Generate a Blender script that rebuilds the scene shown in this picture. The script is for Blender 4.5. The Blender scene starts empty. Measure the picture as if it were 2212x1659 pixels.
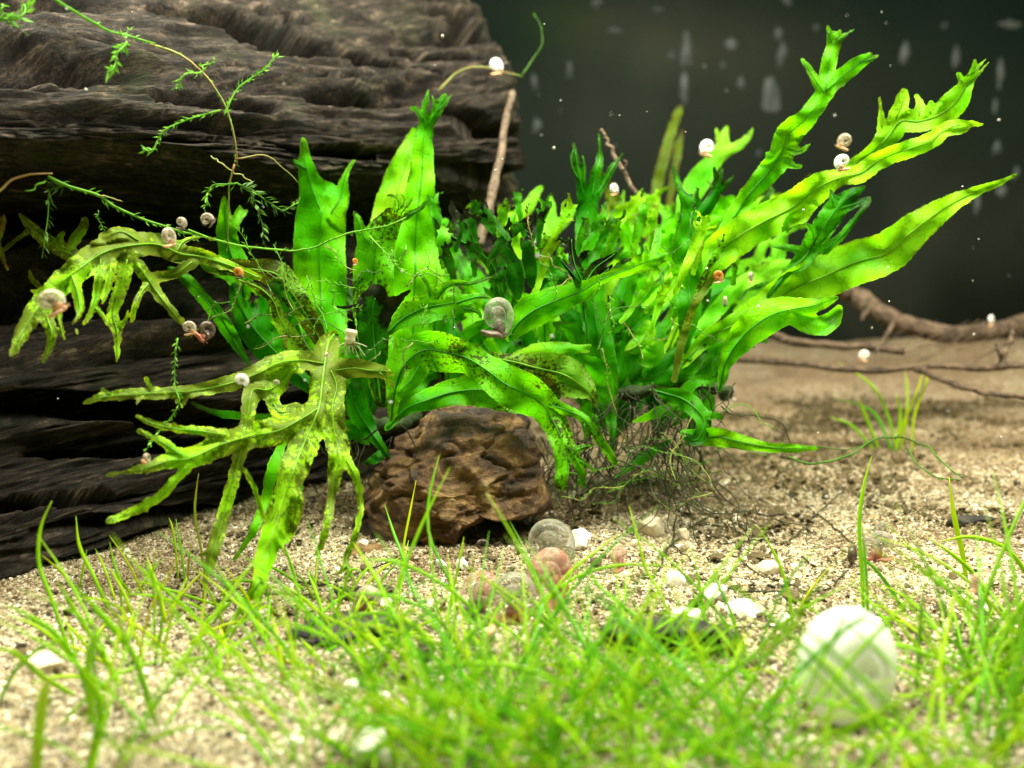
import bpy, math, random
import numpy as np
random.seed(7); rng = np.random.default_rng(7)
# 1 Blender unit = 1 cm ; X right, Y away from the front glass, Z up, sand surface near Z = 0
sc = bpy.context.scene
sc.unit_settings.system = 'METRIC'; sc.unit_settings.scale_length = 0.01
COL = sc.collection
# ------------------------------------------------------------------ camera
PW, PH = 2212.0, 1659.0
FOV = math.radians(55); F = (PW/2)/math.tan(FOV/2)
PITCH = math.radians(8.0); CAM = np.array([0.0, 0.0, 5.0])
cd = bpy.data.cameras.new('camera'); cam = bpy.data.objects.new('camera', cd); COL.objects.link(cam)
cd.angle = FOV; cam.location = CAM; cam.rotation_euler = (math.pi/2-PITCH, 0, 0)
cd.clip_start = 0.3; cd.clip_end = 400
cd.dof.use_dof = True; cd.dof.focus_distance = 15.6; cd.dof.aperture_fstop = 0.18
sc.camera = cam
FW = np.array([0, math.cos(PITCH), -math.sin(PITCH)]); UP = np.array([0, math.sin(PITCH), math.cos(PITCH)]); RT = np.array([1.0, 0, 0])
def W(x, y, d):
    x = np.asarray(x, float); y = np.asarray(y, float); d = np.asarray(d, float)
    return CAM + ((x-PW/2)/F*d)[..., None]*RT + (-(y-PH/2)/F*d)[..., None]*UP + d[..., None]*FW
def proj(P):
    v = P-CAM; d = v@FW
    return (v@RT)/d*F+PW/2, PH/2-(v@UP)/d*F, d
# ------------------------------------------------------------------ world and lamps (aquarium light bar over the tank)
w = bpy.data.worlds.new('World'); sc.world = w; w.use_nodes = True
bg = w.node_tree.nodes['Background']; bg.inputs[0].default_value = (0.6, 0.75, 0.62, 1); bg.inputs[1].default_value = 0.045
def area(name, loc, target, sx, sy, power, col):
    l = bpy.data.lights.new(name, 'AREA'); l.shape = 'RECTANGLE'; l.size = sx; l.size_y = sy; l.energy = power; l.color = col
    o = bpy.data.objects.new(name, l); COL.objects.link(o); o.location = loc
    from mathutils import Vector
    o.rotation_euler = (Vector(target)-Vector(loc)).to_track_quat('-Z', 'Y').to_euler(); return o
area('aquarium_light_bar', (3, 14.6, 22), (3, 14, 0), 44, 7, 38000, (1.0, 0.965, 0.76))
sc.view_settings.view_transform = 'Standard'; sc.view_settings.look = 'None'; sc.view_settings.exposure = 0; sc.view_settings.gamma = 1
sc.cycles.max_bounces = 8; sc.cycles.transparent_max_bounces = 16; sc.cycles.transmission_bounces = 6
sc.cycles.caustics_reflective = False; sc.cycles.caustics_refractive = False; sc.cycles.sample_clamp_indirect = 6
# ------------------------------------------------------------------ numpy noise
_T = rng.random((64, 64, 64)).astype(np.float32)
def noise3(x, y, z):
    x, y, z = np.broadcast_arrays(np.asarray(x, float), np.asarray(y, float), np.asarray(z, float))
    xi = np.floor(x).astype(int); yi = np.floor(y).astype(int); zi = np.floor(z).astype(int)
    fx = x-xi; fy = y-yi; fz = z-zi
    fx = fx*fx*(3-2*fx); fy = fy*fy*(3-2*fy); fz = fz*fz*(3-2*fz)
    def g(a, b, c): return _T[(xi+a) & 63, (yi+b) & 63, (zi+c) & 63]
    return ((g(0,0,0)*(1-fx)+g(1,0,0)*fx)*(1-fy)+(g(0,1,0)*(1-fx)+g(1,1,0)*fx)*fy)*(1-fz) + \
           ((g(0,0,1)*(1-fx)+g(1,0,1)*fx)*(1-fy)+(g(0,1,1)*(1-fx)+g(1,1,1)*fx)*fy)*fz
def fbm(x, y, z, o=4, lac=2.03, gain=0.5):
    s = 0; a = 1; t = 0
    for i in range(o):
        s = s+a*(noise3(x, y, z)*2-1); t += a; a *= gain; x = x*lac+3.1; y = y*lac+1.7; z = z*lac+9.2
    return s/t
# ------------------------------------------------------------------ object helpers
def mesh_np(name, V, quads=None, tris=None, smooth=True, mat=None, uv=None, attrs=None):
    me = bpy.data.meshes.new(name); V = np.asarray(V, np.float32)
    faces = []
    nq = 0 if quads is None else len(quads); nt = 0 if tris is None else len(tris)
    me.vertices.add(len(V)); me.vertices.foreach_set('co', V.ravel())
    loops = np.concatenate([np.asarray(q, np.int32).ravel() for q in (quads, tris) if q is not None and len(q)])
    me.loops.add(len(loops)); me.loops.foreach_set('vertex_index', loops)
    starts = np.concatenate([np.arange(nq)*4, nq*4+np.arange(nt)*3]).astype(np.int32)
    me.polygons.add(nq+nt); me.polygons.foreach_set('loop_start', starts)
    me.update(calc_edges=True)
    if smooth: me.polygons.foreach_set('use_smooth', np.ones(nq+nt, bool))
    if uv is not None:
        l = me.uv_layers.new(name='UVMap'); l.data.foreach_set('uv', np.asarray(uv, np.float32)[loops].ravel())
    if attrs:
        for k, a in attrs.items():
            at = me.attributes.new(k, 'FLOAT', 'POINT'); at.data.foreach_set('value', np.asarray(a, np.float32))
    if mat: me.materials.append(mat)
    me.validate(); return me
def link(name, me, parent=None, **props):
    o = bpy.data.objects.new(name, me); COL.objects.link(o)
    if parent is not None: o.parent = parent
    for k, v in props.items():
        if v is not None: o[k] = v
    return o
def thing(name, label, cat, loc=(0, 0, 0), group=None):
    o = link(name, None, None, label=label, category=cat, group=group); o.location = loc; o.empty_display_size = 0.2; return o
def local(root, V):  # world vertices -> children of an unrotated root
    return np.asarray(V)-np.array(root.location)
def crom(P, n):
    P = np.asarray(P, float)
    if len(P) < 3:
        t = np.linspace(0, 1, n)[:, None]; return P[0]*(1-t)+P[-1]*t
    Q = np.vstack([2*P[0]-P[1], P, 2*P[-1]-P[-2]]); k = len(P)-1
    t = np.linspace(0, k, n); i = np.minimum(t.astype(int), k-1); f = (t-i)[:, None]
    a, b, c, d = Q[i], Q[i+1], Q[i+2], Q[i+3]
    return 0.5*((2*b)+(-a+c)*f+(2*a-5*b+4*c-d)*f*f+(-a+3*b-3*c+d)*f**3)
def tube(C, R, k=6):
    C = np.asarray(C, float); n = len(C); R = np.broadcast_to(np.asarray(R, float), (n,))
    T = np.gradient(C, axis=0); T /= np.linalg.norm(T, axis=1)[:, None]+1e-9
    ref = np.array([0.13, 0.9, 0.41]); N = np.cross(T, ref); N /= np.linalg.norm(N, axis=1)[:, None]+1e-9
    B = np.cross(T, N); a = np.arange(k)*2*np.pi/k
    V = C[:, None]+R[:, None, None]*(np.cos(a)[None, :, None]*N[:, None]+np.sin(a)[None, :, None]*B[:, None])
    V = np.vstack([V.reshape(-1, 3), C[:1], C[-1:]])
    i = np.arange(n-1)[:, None]*k; j = np.arange(k)[None]; j2 = (j+1) % k
    q = np.stack([i+j, i+j2, i+k+j2, i+k+j], -1).reshape(-1, 4)
    jj = np.arange(k); t = np.vstack([np.stack([np.full(k, n*k), (jj+1) % k, jj], 1), np.stack([np.full(k, n*k+1), (n-1)*k+jj, (n-1)*k+(jj+1) % k], 1)])
    return V, q, t
class Bag:
    def __init__(s): s.V = []; s.q = []; s.t = []; s.n = 0; s.a = []
    def add(s, V, q, t, a=0.0):
        s.V.append(V)
        if len(q): s.q.append(np.asarray(q)+s.n)
        if len(t): s.t.append(np.asarray(t)+s.n)
        s.a.append(np.full(len(V), a) if np.isscalar(a) else a); s.n += len(V)
    def mesh(s, name, mat, off=(0, 0, 0), smooth=True):
        return mesh_np(name, np.vstack(s.V)-np.array(off), np.vstack(s.q) if s.q else None, np.vstack(s.t) if s.t else None, smooth, mat, attrs={'shade': np.concatenate(s.a)})
# ------------------------------------------------------------------ ground height
def zg(X, Y):
    X = np.asarray(X, float); Y = np.asarray(Y, float)
    z = 0.022*np.maximum(Y-21, 0)+1.15*np.exp(-((X-19)/8)**2-((Y-37)/5)**2)+0.5*np.exp(-((X-9)/3)**2-((Y-40)/3)**2)+0.012*np.maximum(Y-24, 0)*fbm(X*0.25, Y*0.3, 2.2, 3)*4
    z = z+0.22*fbm(X*0.22+5, Y*0.22+3, 0.3, 3)+0.05*fbm(X*1.3, Y*1.3, 7.7, 3)
    return z
def hit(x, y):  # the place on the sand seen at a photo pixel
    r = W(x, y, 1.0)-CAM; t = 9.0
    for i in range(60):
        P = CAM+r*t; e = P[2]-float(zg(P[0], P[1])); t += e/max(-r[2], 0.12)*0.7
        t = min(max(t, 4), 60)
    P = CAM+r*t; return np.array([P[0], P[1], float(zg(P[0], P[1]))]), t
# ------------------------------------------------------------------ materials
def NM(name):
    m = bpy.data.materials.new(name); m.use_nodes = True; nt = m.node_tree; nt.nodes.clear()
    def n(t, **kw):
        nd = nt.nodes.new(t)
        for k, v in kw.items():
            if k.startswith('i_'):
                key = k[2:]; key = int(key) if key.isdigit() else key
                nd.inputs[key].default_value = v
            else: setattr(nd, k, v)
        return nd
    out = n('ShaderNodeOutputMaterial')
    return m, nt, n, nt.links.new, out
def ramp(n, stops, interp='LINEAR'):
    r = n('ShaderNodeValToRGB'); e = r.color_ramp.elements; r.color_ramp.interpolation = interp
    while len(e) < len(stops): e.new(0.5)
    for i, (p, c) in enumerate(stops): e[i].position = p; e[i].color = (*c, 1)
    return r
def mixc(n, L, fac, a, b, mode='MIX'):
    m = n('ShaderNodeMix', data_type='RGBA', blend_type=mode)
    for s, v in ((m.inputs['Factor'], fac), (m.inputs[6], a), (m.inputs[7], b)):
        if hasattr(v, 'is_linked') or hasattr(v, 'links'): L(v, s)
        elif isinstance(v, tuple): s.default_value = (*v, 1)
        else: s.default_value = v
    return m.outputs[2]
def mathn(n, L, op, a, b=0.0, clamp=False):
    m = n('ShaderNodeMath', operation=op, use_clamp=clamp)
    for s, v in ((m.inputs[0], a), (m.inputs[1], b)):
        if hasattr(v, 'links'): L(v, s)
        else: s.default_value = v
    return m.outputs[0]
def leaf_mat(name, c0, c1, speck=0.0, tip=0.3, ssc=15.0, sop=0.9, trans=0.55, veins=1.0, seed=0.0, brown=(0.03, 0.018, 0.004), pale=0.15):
    m, nt, n, L, out = NM(name)
    tc = n('ShaderNodeTexCoord'); uv = n('ShaderNodeUVMap')
    mp = n('ShaderNodeMapping'); mp.inputs['Location'].default_value = (seed, seed*2, seed); L(tc.outputs['Object'], mp.inputs[0])
    big = n('ShaderNodeTexNoise', i_Scale=0.9, i_Detail=3.0); L(mp.outputs[0], big.inputs['Vector'])
    r = ramp(n, [(0.35, c0), (0.68, c1)]); L(big.outputs[0], r.inputs[0]); col = r.outputs[0]
    # net veins
    vmap = n('ShaderNodeMapping'); vmap.inputs['Scale'].default_value = (2.0, 3.2, 1); L(uv.outputs[0], vmap.inputs[0])
    vn = n('ShaderNodeTexNoise', i_Scale=2.0, i_Detail=1.0); L(vmap.outputs[0], vn.inputs['Vector'])
    vm = n('ShaderNodeVectorMath', operation='SCALE'); L(vn.outputs['Color'], vm.inputs[0]); vm.inputs['Scale'].default_value = 0.6
    va = n('ShaderNodeVectorMath', operation='ADD'); L(vmap.outputs[0], va.inputs[0]); L(vm.outputs[0], va.inputs[1])
    vo = n('ShaderNodeTexVoronoi', feature='DISTANCE_TO_EDGE', i_Scale=1.6); L(va.outputs[0], vo.inputs['Vector'])
    vr = n('ShaderNodeMapRange', i_1=0.0, i_2=0.05, i_3=1.0, i_4=0.0); L(vo.outputs[0], vr.inputs[0])
    vf = mathn(n, L, 'MULTIPLY', vr.outputs[0], 0.40*veins)
    col = mixc(n, L, vf, col, (c0[0]*0.35, c0[1]*0.5, c0[2]*0.4))
    # pale margin
    ed = n('ShaderNodeAttribute', attribute_name='edge'); er = n('ShaderNodeMapRange', i_1=0.0, i_2=0.05, i_3=1.0, i_4=0.0); L(ed.outputs['Fac'], er.inputs[0])
    ef = mathn(n, L, 'MULTIPLY', er.outputs[0], 0.35); col = mixc(n, L, ef, col, (c1[0]*1.5+0.1, min(c1[1]*1.2, 0.9), 0.08))
    bm = n('ShaderNodeTexNoise', i_Scale=2.3, i_Detail=4.0); L(mp.outputs[0], bm.inputs['Vector'])
    bmr = n('ShaderNodeMapRange', i_1=0.50, i_2=0.60, i_3=0.0, i_4=0.65); L(bm.outputs[0], bmr.inputs[0])
    er2 = n('ShaderNodeMapRange', i_1=0.02, i_2=0.09, i_3=1.0, i_4=0.0); L(ed.outputs['Fac'], er2.inputs[0])
    col = mixc(n, L, mathn(n, L, 'MULTIPLY', bmr.outputs[0], er2.outputs[0]), col, (c0[0]*.8+.03, c0[1]*.22, .002))
    # algae specks, black algae tufts on the tips
    sp = n('ShaderNodeTexNoise', i_Scale=ssc, i_Detail=6.0, i_Roughness=0.78); L(mp.outputs[0], sp.inputs['Vector'])
    sl = n('ShaderNodeTexNoise', i_Scale=0.9, i_Detail=3.0); L(mp.outputs[0], sl.inputs['Vector'])
    s1 = mathn(n, L, 'ADD', sp.outputs[0], mathn(n, L, 'MULTIPLY', sl.outputs[0], 1.1))
    sr = n('ShaderNodeMapRange', i_1=1.25-0.17*speck, i_2=1.32-0.17*speck, i_3=0.0, i_4=sop*min(1, 0.25+speck)); L(s1, sr.inputs[0])
    col = mixc(n, L, sr.outputs[0], col, brown)
    ta = n('ShaderNodeAttribute', attribute_name='tip'); tn = n('ShaderNodeTexNoise', i_Scale=3.5, i_Detail=3.0); L(mp.outputs[0], tn.inputs['Vector'])
    t1 = mathn(n, L, 'ADD', ta.outputs['Fac'], mathn(n, L, 'MULTIPLY', tn.outputs[0], 0.9))
    tr = n('ShaderNodeMapRange', i_1=1.50-0.35*tip, i_2=1.62-0.35*tip, i_3=0.0, i_4=min(1.0, tip*1.2)); L(t1, tr.inputs[0])
    col = mixc(n, L, tr.outputs[0], col, (0.012, 0.016, 0.006))
    # bump
    bn = n('ShaderNodeTexNoise', i_Scale=5.0, i_Detail=4.0); L(mp.outputs[0], bn.inputs['Vector'])
    bh = mathn(n, L, 'ADD', mathn(n, L, 'MULTIPLY', vr.outputs[0], -0.6), bn.outputs[0])
    bp = n('ShaderNodeBump', i_Strength=0.22, i_Distance=0.04); L(bh, bp.inputs['Height'])
    pb = n('ShaderNodeBsdfPrincipled', i_Roughness=0.38); L(col, pb.inputs['Base Color']); L(bp.outputs[0], pb.inputs['Normal'])
    pb.inputs['Specular IOR Level'].default_value = 0.10
    tl = n('ShaderNodeBsdfTranslucent'); tcx = mixc(n, L, 1.0, col, (1.25, 1.15, 0.6), 'MULTIPLY'); L(tcx, tl.inputs[0]); L(bp.outputs[0], tl.inputs['Normal'])
    mx = n('ShaderNodeMixShader', i_Fac=trans); L(pb.outputs[0], mx.inputs[1]); L(tl.outputs[0], mx.inputs[2]); L(mx.outputs[0], out.inputs[0])
    return m
G_BRIGHT = leaf_mat('leaf_bright_green', (0.07, 0.50, 0.001), (0.24, 0.76, 0.003), speck=0.05, tip=0.35, seed=1)
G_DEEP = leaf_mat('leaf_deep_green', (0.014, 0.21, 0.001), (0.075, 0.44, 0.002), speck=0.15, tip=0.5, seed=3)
G_SPECK = leaf_mat('leaf_speckled', (0.05, 0.40, 0.002), (0.19, 0.62, 0.004), speck=0.75, tip=0.4, seed=5)
G_HEAVY = leaf_mat('leaf_heavy_algae', (0.10, 0.34, 0.012), (0.26, 0.50, 0.03), speck=1.25, tip=0.4, seed=8)
G_YEL = leaf_mat('leaf_yellow_green', (0.11, 0.52, 0.003), (0.34, 0.78, 0.01), speck=0.1, tip=0.1, seed=11)
G_OLD = leaf_mat('leaf_old_dusty', (0.20, 0.56, 0.006), (0.50, 0.74, 0.03), speck=1.5, tip=0.25, seed=14, brown=(0.06, 0.085, 0.02), trans=0.45, ssc=10.0, sop=0.75)
G_BACK = leaf_mat('leaf_back_pale', (0.10, 0.60, 0.01), (0.30, 0.80, 0.03), speck=0.0, tip=0.05, seed=17, trans=0.6)
G_BLACK = leaf_mat('leaf_black_fringe', (0.012, 0.11, 0.003), (0.03, 0.26, 0.004), speck=0.9, tip=1.0, seed=20)
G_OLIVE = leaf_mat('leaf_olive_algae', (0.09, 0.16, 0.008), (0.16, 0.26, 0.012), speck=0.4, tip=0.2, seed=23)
def plain(name, c0, c1, scale=3.0, rough=0.6, bump=0.3, bdist=0.05, trans=0.0, detail=5.0, spec=0.3, attr=False):
    m, nt, n, L, out = NM(name)
    tc = n('ShaderNodeTexCoord'); tx = n('ShaderNodeTexNoise', i_Scale=scale, i_Detail=detail, i_Roughness=0.6); L(tc.outputs['Object'], tx.inputs['Vector'])
    r = ramp(n, [(0.35, c0), (0.65, c1)]); L(tx.outputs[0], r.inputs[0]); col = r.outputs[0]
    if attr:
        at = n('ShaderNodeAttribute', attribute_name='shade'); col = mixc(n, L, at.outputs['Fac'], col, attr)
    bp = n('ShaderNodeBump', i_Strength=bump, i_Distance=bdist); L(tx.outputs[0], bp.inputs['Height'])
    pb = n('ShaderNodeBsdfPrincipled', i_Roughness=rough); L(col, pb.inputs['Base Color']); L(bp.outputs[0], pb.inputs['Normal']); pb.inputs['Specular IOR Level'].default_value = spec
    if trans:
        tl = n('ShaderNodeBsdfTranslucent'); L(col, tl.inputs[0]); mx = n('ShaderNodeMixShader', i_Fac=trans); L(pb.outputs[0], mx.inputs[1]); L(tl.outputs[0], mx.inputs[2]); L(mx.outputs[0], out.inputs[0])
    else: L(pb.outputs[0], out.inputs[0])
    return m
M_GRASS = plain('grass_green', (0.16, 0.50, 0.002), (0.36, 0.66, 0.004), 0.6, 0.4, 0.1, trans=0.4, spec=0.2, attr=(0.62, 0.60, 0.006))
M_GRASSD = plain('grass_deep', (0.08, 0.44, 0.01), (0.20, 0.60, 0.015), 0.6, 0.35, 0.1, trans=0.4, spec=0.4, attr=(0.40, 0.36, 0.02))
M_RIB = plain('leaf_midrib', (0.012, 0.16, 0.003), (0.04, 0.30, 0.005), 2, 0.4, 0.1, trans=0.3)
M_RIBY = plain('leaf_midrib_pale', (0.10, 0.34, 0.004), (0.22, 0.44, 0.01), 2, 0.4, 0.1, trans=0.3)
M_MOSS = plain('moss_green', (0.10, 0.34, 0.015), (0.22, 0.50, 0.04), 2, 0.5, 0.1, trans=0.4)
M_MOSSD = plain('moss_dark', (0.05, 0.13, 0.02), (0.10, 0.24, 0.03), 2, 0.6, 0.1, trans=0.3)
M_STEMB = plain('moss_stem_brown', (0.30, 0.16, 0.07), (0.20, 0.34, 0.06), 1.2, 0.6, 0.1)
M_ROOT = plain('dark_root', (0.012, 0.013, 0.005), (0.04, 0.05, 0.012), 4, 0.7, 0.2)
M_TWIG = plain('brown_twig', (0.06, 0.042, 0.028), (0.20, 0.145, 0.10), 7, 0.8, 0.8, 0.08)
M_PINKROOT = plain('pale_brown_root', (0.035, 0.024, 0.015), (0.15, 0.10, 0.065), 5, 0.8, 0.9, 0.15)
M_RHIZ = plain('rhizome_dark', (0.010, 0.018, 0.005), (0.03, 0.06, 0.01), 4, 0.7, 0.8, 0.1)
M_PEB = plain('white_pebble', (0.72, 0.68, 0.55), (0.88, 0.87, 0.82), 3, 0.6, 0.5, 0.06)
M_PEBT = plain('tan_pebble', (0.48, 0.40, 0.27), (0.70, 0.62, 0.45), 3, 0.6, 0.5, 0.06)
M_DETR = plain('detritus', (0.03, 0.025, 0.01), (0.12, 0.09, 0.035), 3, 0.8, 0.2)
M_CHIP = plain('dark_wood_chip', (0.008, 0.007, 0.006), (0.05, 0.045, 0.035), 5, 0.7, 0.9, 0.1)
# wood of the big log : streaks follow the UV u direction (along the grain)
def wood_mat():
    m, nt, n, L, out = NM('driftwood')
    uv = n('ShaderNodeUVMap'); mp = n('ShaderNodeMapping'); mp.inputs['Scale'].default_value = (0.7, 8.0, 1); L(uv.outputs[0], mp.inputs[0])
    a = n('ShaderNodeTexNoise', i_Scale=1.3, i_Detail=9.0, i_Roughness=0.78); L(mp.outputs[0], a.inputs['Vector'])
    mp2 = n('ShaderNodeMapping'); mp2.inputs['Scale'].default_value = (2.2, 24.0, 1); L(uv.outputs[0], mp2.inputs[0])
    b = n('ShaderNodeTexNoise', i_Scale=3.0, i_Detail=6.0, i_Roughness=0.75); L(mp2.outputs[0], b.inputs['Vector'])
    c = n('ShaderNodeTexNoise', i_Scale=0.5, i_Detail=3.0); L(uv.outputs[0], c.inputs['Vector'])
    r1 = ramp(n, [(0.38, (0.006, 0.005, 0.004)), (0.47, (0.020, 0.017, 0.014)), (0.56, (0.068, 0.055, 0.043)), (0.69, (0.33, 0.265, 0.21))]); L(a.outputs[0], r1.inputs[0])
    r2 = ramp(n, [(0.38, (0.25, 0.25, 0.25)), (0.62, (1.25, 1.15, 1.05))]); L(b.outputs[0], r2.inputs[0])
    col = mixc(n, L, 0.85, r1.outputs[0], r2.outputs[0], 'MULTIPLY')
    r3 = ramp(n, [(0.55, (0, 0, 0)), (0.75, (1, 1, 1))]); L(c.outputs[0], r3.inputs[0])
    col = mixc(n, L, mathn(n, L, 'MULTIPLY', r3.outputs[0], 0.4), col, (0.05, 0.075, 0.02))
    # sharp pale specks of grit and biofilm
    g = n('ShaderNodeTexNoise', i_Scale=14.0, i_Detail=3.0); L(mp2.outputs[0], g.inputs['Vector'])
    gr = n('ShaderNodeMapRange', i_1=0.66, i_2=0.74, i_3=0.0, i_4=0.7); L(g.outputs[0], gr.inputs[0]); col = mixc(n, L, gr.outputs[0], col, (0.50, 0.40, 0.32))
    h = mathn(n, L, 'ADD', a.outputs[0], mathn(n, L, 'MULTIPLY', b.outputs[0], 0.6))
    bp = n('ShaderNodeBump', i_Strength=1.0, i_Distance=0.10); L(h, bp.inputs['Height'])
    pb = n('ShaderNodeBsdfPrincipled', i_Roughness=0.72); L(col, pb.inputs['Base Color']); L(bp.outputs[0], pb.inputs['Normal']); pb.inputs['Specular IOR Level'].default_value = 0.25
    L(pb.outputs[0], out.inputs[0]); return m
M_WOOD = wood_mat()
def rock_mat():
    m, nt, n, L, out = NM('brown_rock')
    tc = n('ShaderNodeTexCoord')
    wv = n('ShaderNodeTexNoise', i_Scale=0.8, i_Detail=9.0, i_Roughness=0.68, i_Distortion=1.6); L(tc.outputs['Object'], wv.inputs['Vector'])
    fn = n('ShaderNodeTexNoise', i_Scale=6.0, i_Detail=5.0, i_Roughness=0.7); L(tc.outputs['Object'], fn.inputs['Vector'])
    r = ramp(n, [(0.36, (0.014, 0.008, 0.003)), (0.45, (0.060, 0.030, 0.010)), (0.53, (0.16, 0.080, 0.022)), (0.60, (0.27, 0.165, 0.055)), (0.70, (0.46, 0.36, 0.18))]); L(wv.outputs[0], r.inputs[0])
    r2 = ramp(n, [(0.35, (0.55, 0.52, 0.5)), (0.65, (1.15, 1.15, 1.1))]); L(fn.outputs[0], r2.inputs[0])
    col = mixc(n, L, 1.0, r.outputs[0], r2.outputs[0], 'MULTIPLY')
    bp = n('ShaderNodeBump', i_Strength=1.0, i_Distance=0.25); L(mathn(n, L, 'ADD', wv.outputs[0], mathn(n, L, 'MULTIPLY', fn.outputs[0], 0.25)), bp.inputs['Height'])
    pb = n('ShaderNodeBsdfPrincipled', i_Roughness=0.65); L(col, pb.inputs['Base Color']); L(bp.outputs[0], pb.inputs['Normal']); L(pb.outputs[0], out.inputs[0]); return m
M_ROCK = rock_mat()
def sand_mat():
    m, nt, n, L, out = NM('sand')
    tc = n('ShaderNodeTexCoord')
    a = n('ShaderNodeTexVoronoi', i_Scale=14.0); L(tc.outputs['Object'], a.inputs['Vector'])
    r = ramp(n, [(0.0, (0.04, 0.034, 0.025)), (0.16, (0.22, 0.18, 0.09)), (0.45, (0.36, 0.30, 0.17)), (0.75, (0.50, 0.43, 0.28)), (0.93, (0.72, 0.68, 0.6))])
    sx = n('ShaderNodeSeparateColor'); L(a.outputs['Color'], sx.inputs[0]); L(sx.outputs[0], r.inputs[0])
    b = n('ShaderNodeTexNoise', i_Scale=0.35, i_Detail=4.0); L(tc.outputs['Object'], b.inputs['Vector'])
    r2 = ramp(n, [(0.38, (0.55, 0.48, 0.38)), (0.6, (1.05, 1.0, 0.92))]); L(b.outputs[0], r2.inputs[0])
    col = mixc(n, L, 1.0, r.outputs[0], r2.outputs[0], 'MULTIPLY')
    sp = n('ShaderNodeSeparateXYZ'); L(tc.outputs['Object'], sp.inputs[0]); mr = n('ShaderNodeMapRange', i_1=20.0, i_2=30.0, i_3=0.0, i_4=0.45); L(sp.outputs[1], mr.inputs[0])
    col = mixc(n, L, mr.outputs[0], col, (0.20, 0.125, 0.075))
    bp = n('ShaderNodeBump', i_Strength=1.0, i_Distance=0.05); L(a.outputs['Distance'], bp.inputs['Height']); bp.invert = True
    pb = n('ShaderNodeBsdfPrincipled', i_Roughness=0.75); L(col, pb.inputs['Base Color']); L(bp.outputs[0], pb.inputs['Normal']); L(pb.outputs[0], out.inputs[0]); return m
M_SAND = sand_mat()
def grain_mat():
    m, nt, n, L, out = NM('sand_grain')
    oi = n('ShaderNodeObjectInfo')
    r = ramp(n, [(0.0, (0.025, 0.02, 0.014)), (0.05, (0.13, 0.10, 0.05)), (0.18, (0.30, 0.25, 0.15)), (0.50, (0.40, 0.345, 0.215)), (0.78, (0.50, 0.45, 0.31)), (0.93, (0.85, 0.82, 0.70))], 'CONSTANT'); L(oi.outputs['Random'], r.inputs[0])
    pn = n('ShaderNodeTexNoise', i_Scale=0.45, i_Detail=5.0, i_Roughness=0.65); L(oi.outputs['Location'], pn.inputs['Vector'])
    sp = n('ShaderNodeSeparateXYZ'); L(oi.outputs['Location'], sp.inputs[0]); far = n('ShaderNodeMapRange', i_1=15.0, i_2=27.0, i_3=0.0, i_4=0.24); L(sp.outputs[1], far.inputs[0])
    pr = n('ShaderNodeMapRange', i_1=0.50, i_2=0.64, i_3=0.0, i_4=0.8); L(mathn(n, L, 'ADD', pn.outputs[0], far.outputs[0]), pr.inputs[0])
    cc = mixc(n, L, pr.outputs[0], r.outputs[0], (0.36, 0.24, 0.12), 'MULTIPLY'); cc = mixc(n, L, mathn(n, L, 'MULTIPLY', pr.outputs[0], 0.5), cc, (0.13, 0.085, 0.035))
    pb = n('ShaderNodeBsdfPrincipled', i_Roughness=0.3); L(cc, pb.inputs['Base Color']); L(pb.outputs[0], out.inputs[0]); return m
M_GRAIN = grain_mat()
def shell_mat(name, c0, c1, alpha=0.35, band=14.0):
    m, nt, n, L, out = NM(name)
    uv = n('ShaderNodeUVMap'); mp = n('ShaderNodeMapping'); mp.inputs['Scale'].default_value = (band, 0.3, 1); L(uv.outputs[0], mp.inputs[0])
    a = n('ShaderNodeTexNoise', i_Scale=1.0, i_Detail=3.0); L(mp.outputs[0], a.inputs['Vector'])
    r = ramp(n, [(0.4, c0), (0.6, c1)]); L(a.outputs[0], r.inputs[0])
    bp = n('ShaderNodeBump', i_Strength=0.35, i_Distance=0.03); L(a.outputs[0], bp.inputs['Height'])
    pb = n('ShaderNodeBsdfPrincipled', i_Roughness=0.22); L(r.outputs[0], pb.inputs['Base Color']); L(bp.outputs[0], pb.inputs['Normal'])
    pb.inputs['Subsurface Weight'].default_value = 0.0
    tl = n('ShaderNodeBsdfTranslucent'); L(r.outputs[0], tl.inputs[0]); m1 = n('ShaderNodeMixShader', i_Fac=0.35); L(pb.outputs[0], m1.inputs[1]); L(tl.outputs[0], m1.inputs[2])
    tp = n('ShaderNodeBsdfTransparent'); fr = n('ShaderNodeLayerWeight', i_Blend=0.35)
    al = mathn(n, L, 'MULTIPLY', mathn(n, L, 'SUBTRACT', 1.0, fr.outputs['Facing']), alpha)
    m2 = n('ShaderNodeMixShader'); L(al, m2.inputs[0]); L(m1.outputs[0], m2.inputs[1]); L(tp.outputs[0], m2.inputs[2]); L(m2.outputs[0], out.inputs[0]); return m
S_GREY = shell_mat('shell_greygreen', (0.24, 0.28, 0.20), (0.50, 0.46, 0.38), 0.8)
S_PINK = shell_mat('shell_pinkish', (0.46, 0.20, 0.14), (0.62, 0.50, 0.40), 0.8)
S_WHITE = shell_mat('shell_white', (0.88, 0.89, 0.85), (0.93, 0.94, 0.91), 0.02)
S_PALE = shell_mat('shell_pale', (0.36, 0.28, 0.18), (0.66, 0.62, 0.50), 0.5)
S_AMBER = shell_mat('shell_amber', (0.62, 0.22, 0.03), (0.75, 0.40, 0.08), 0.3)
S_DARK = shell_mat('shell_dark', (0.06, 0.045, 0.035), (0.16, 0.12, 0.09), 0.2)
M_FOOTR = plain('snail_body_red', (0.48, 0.16, 0.11), (0.62, 0.30, 0.22), 3, 0.35, 0.2, trans=0.3)
M_FOOTO = plain('snail_body_orange', (0.75, 0.42, 0.22), (0.80, 0.55, 0.36), 3, 0.35, 0.2, trans=0.3)
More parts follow.
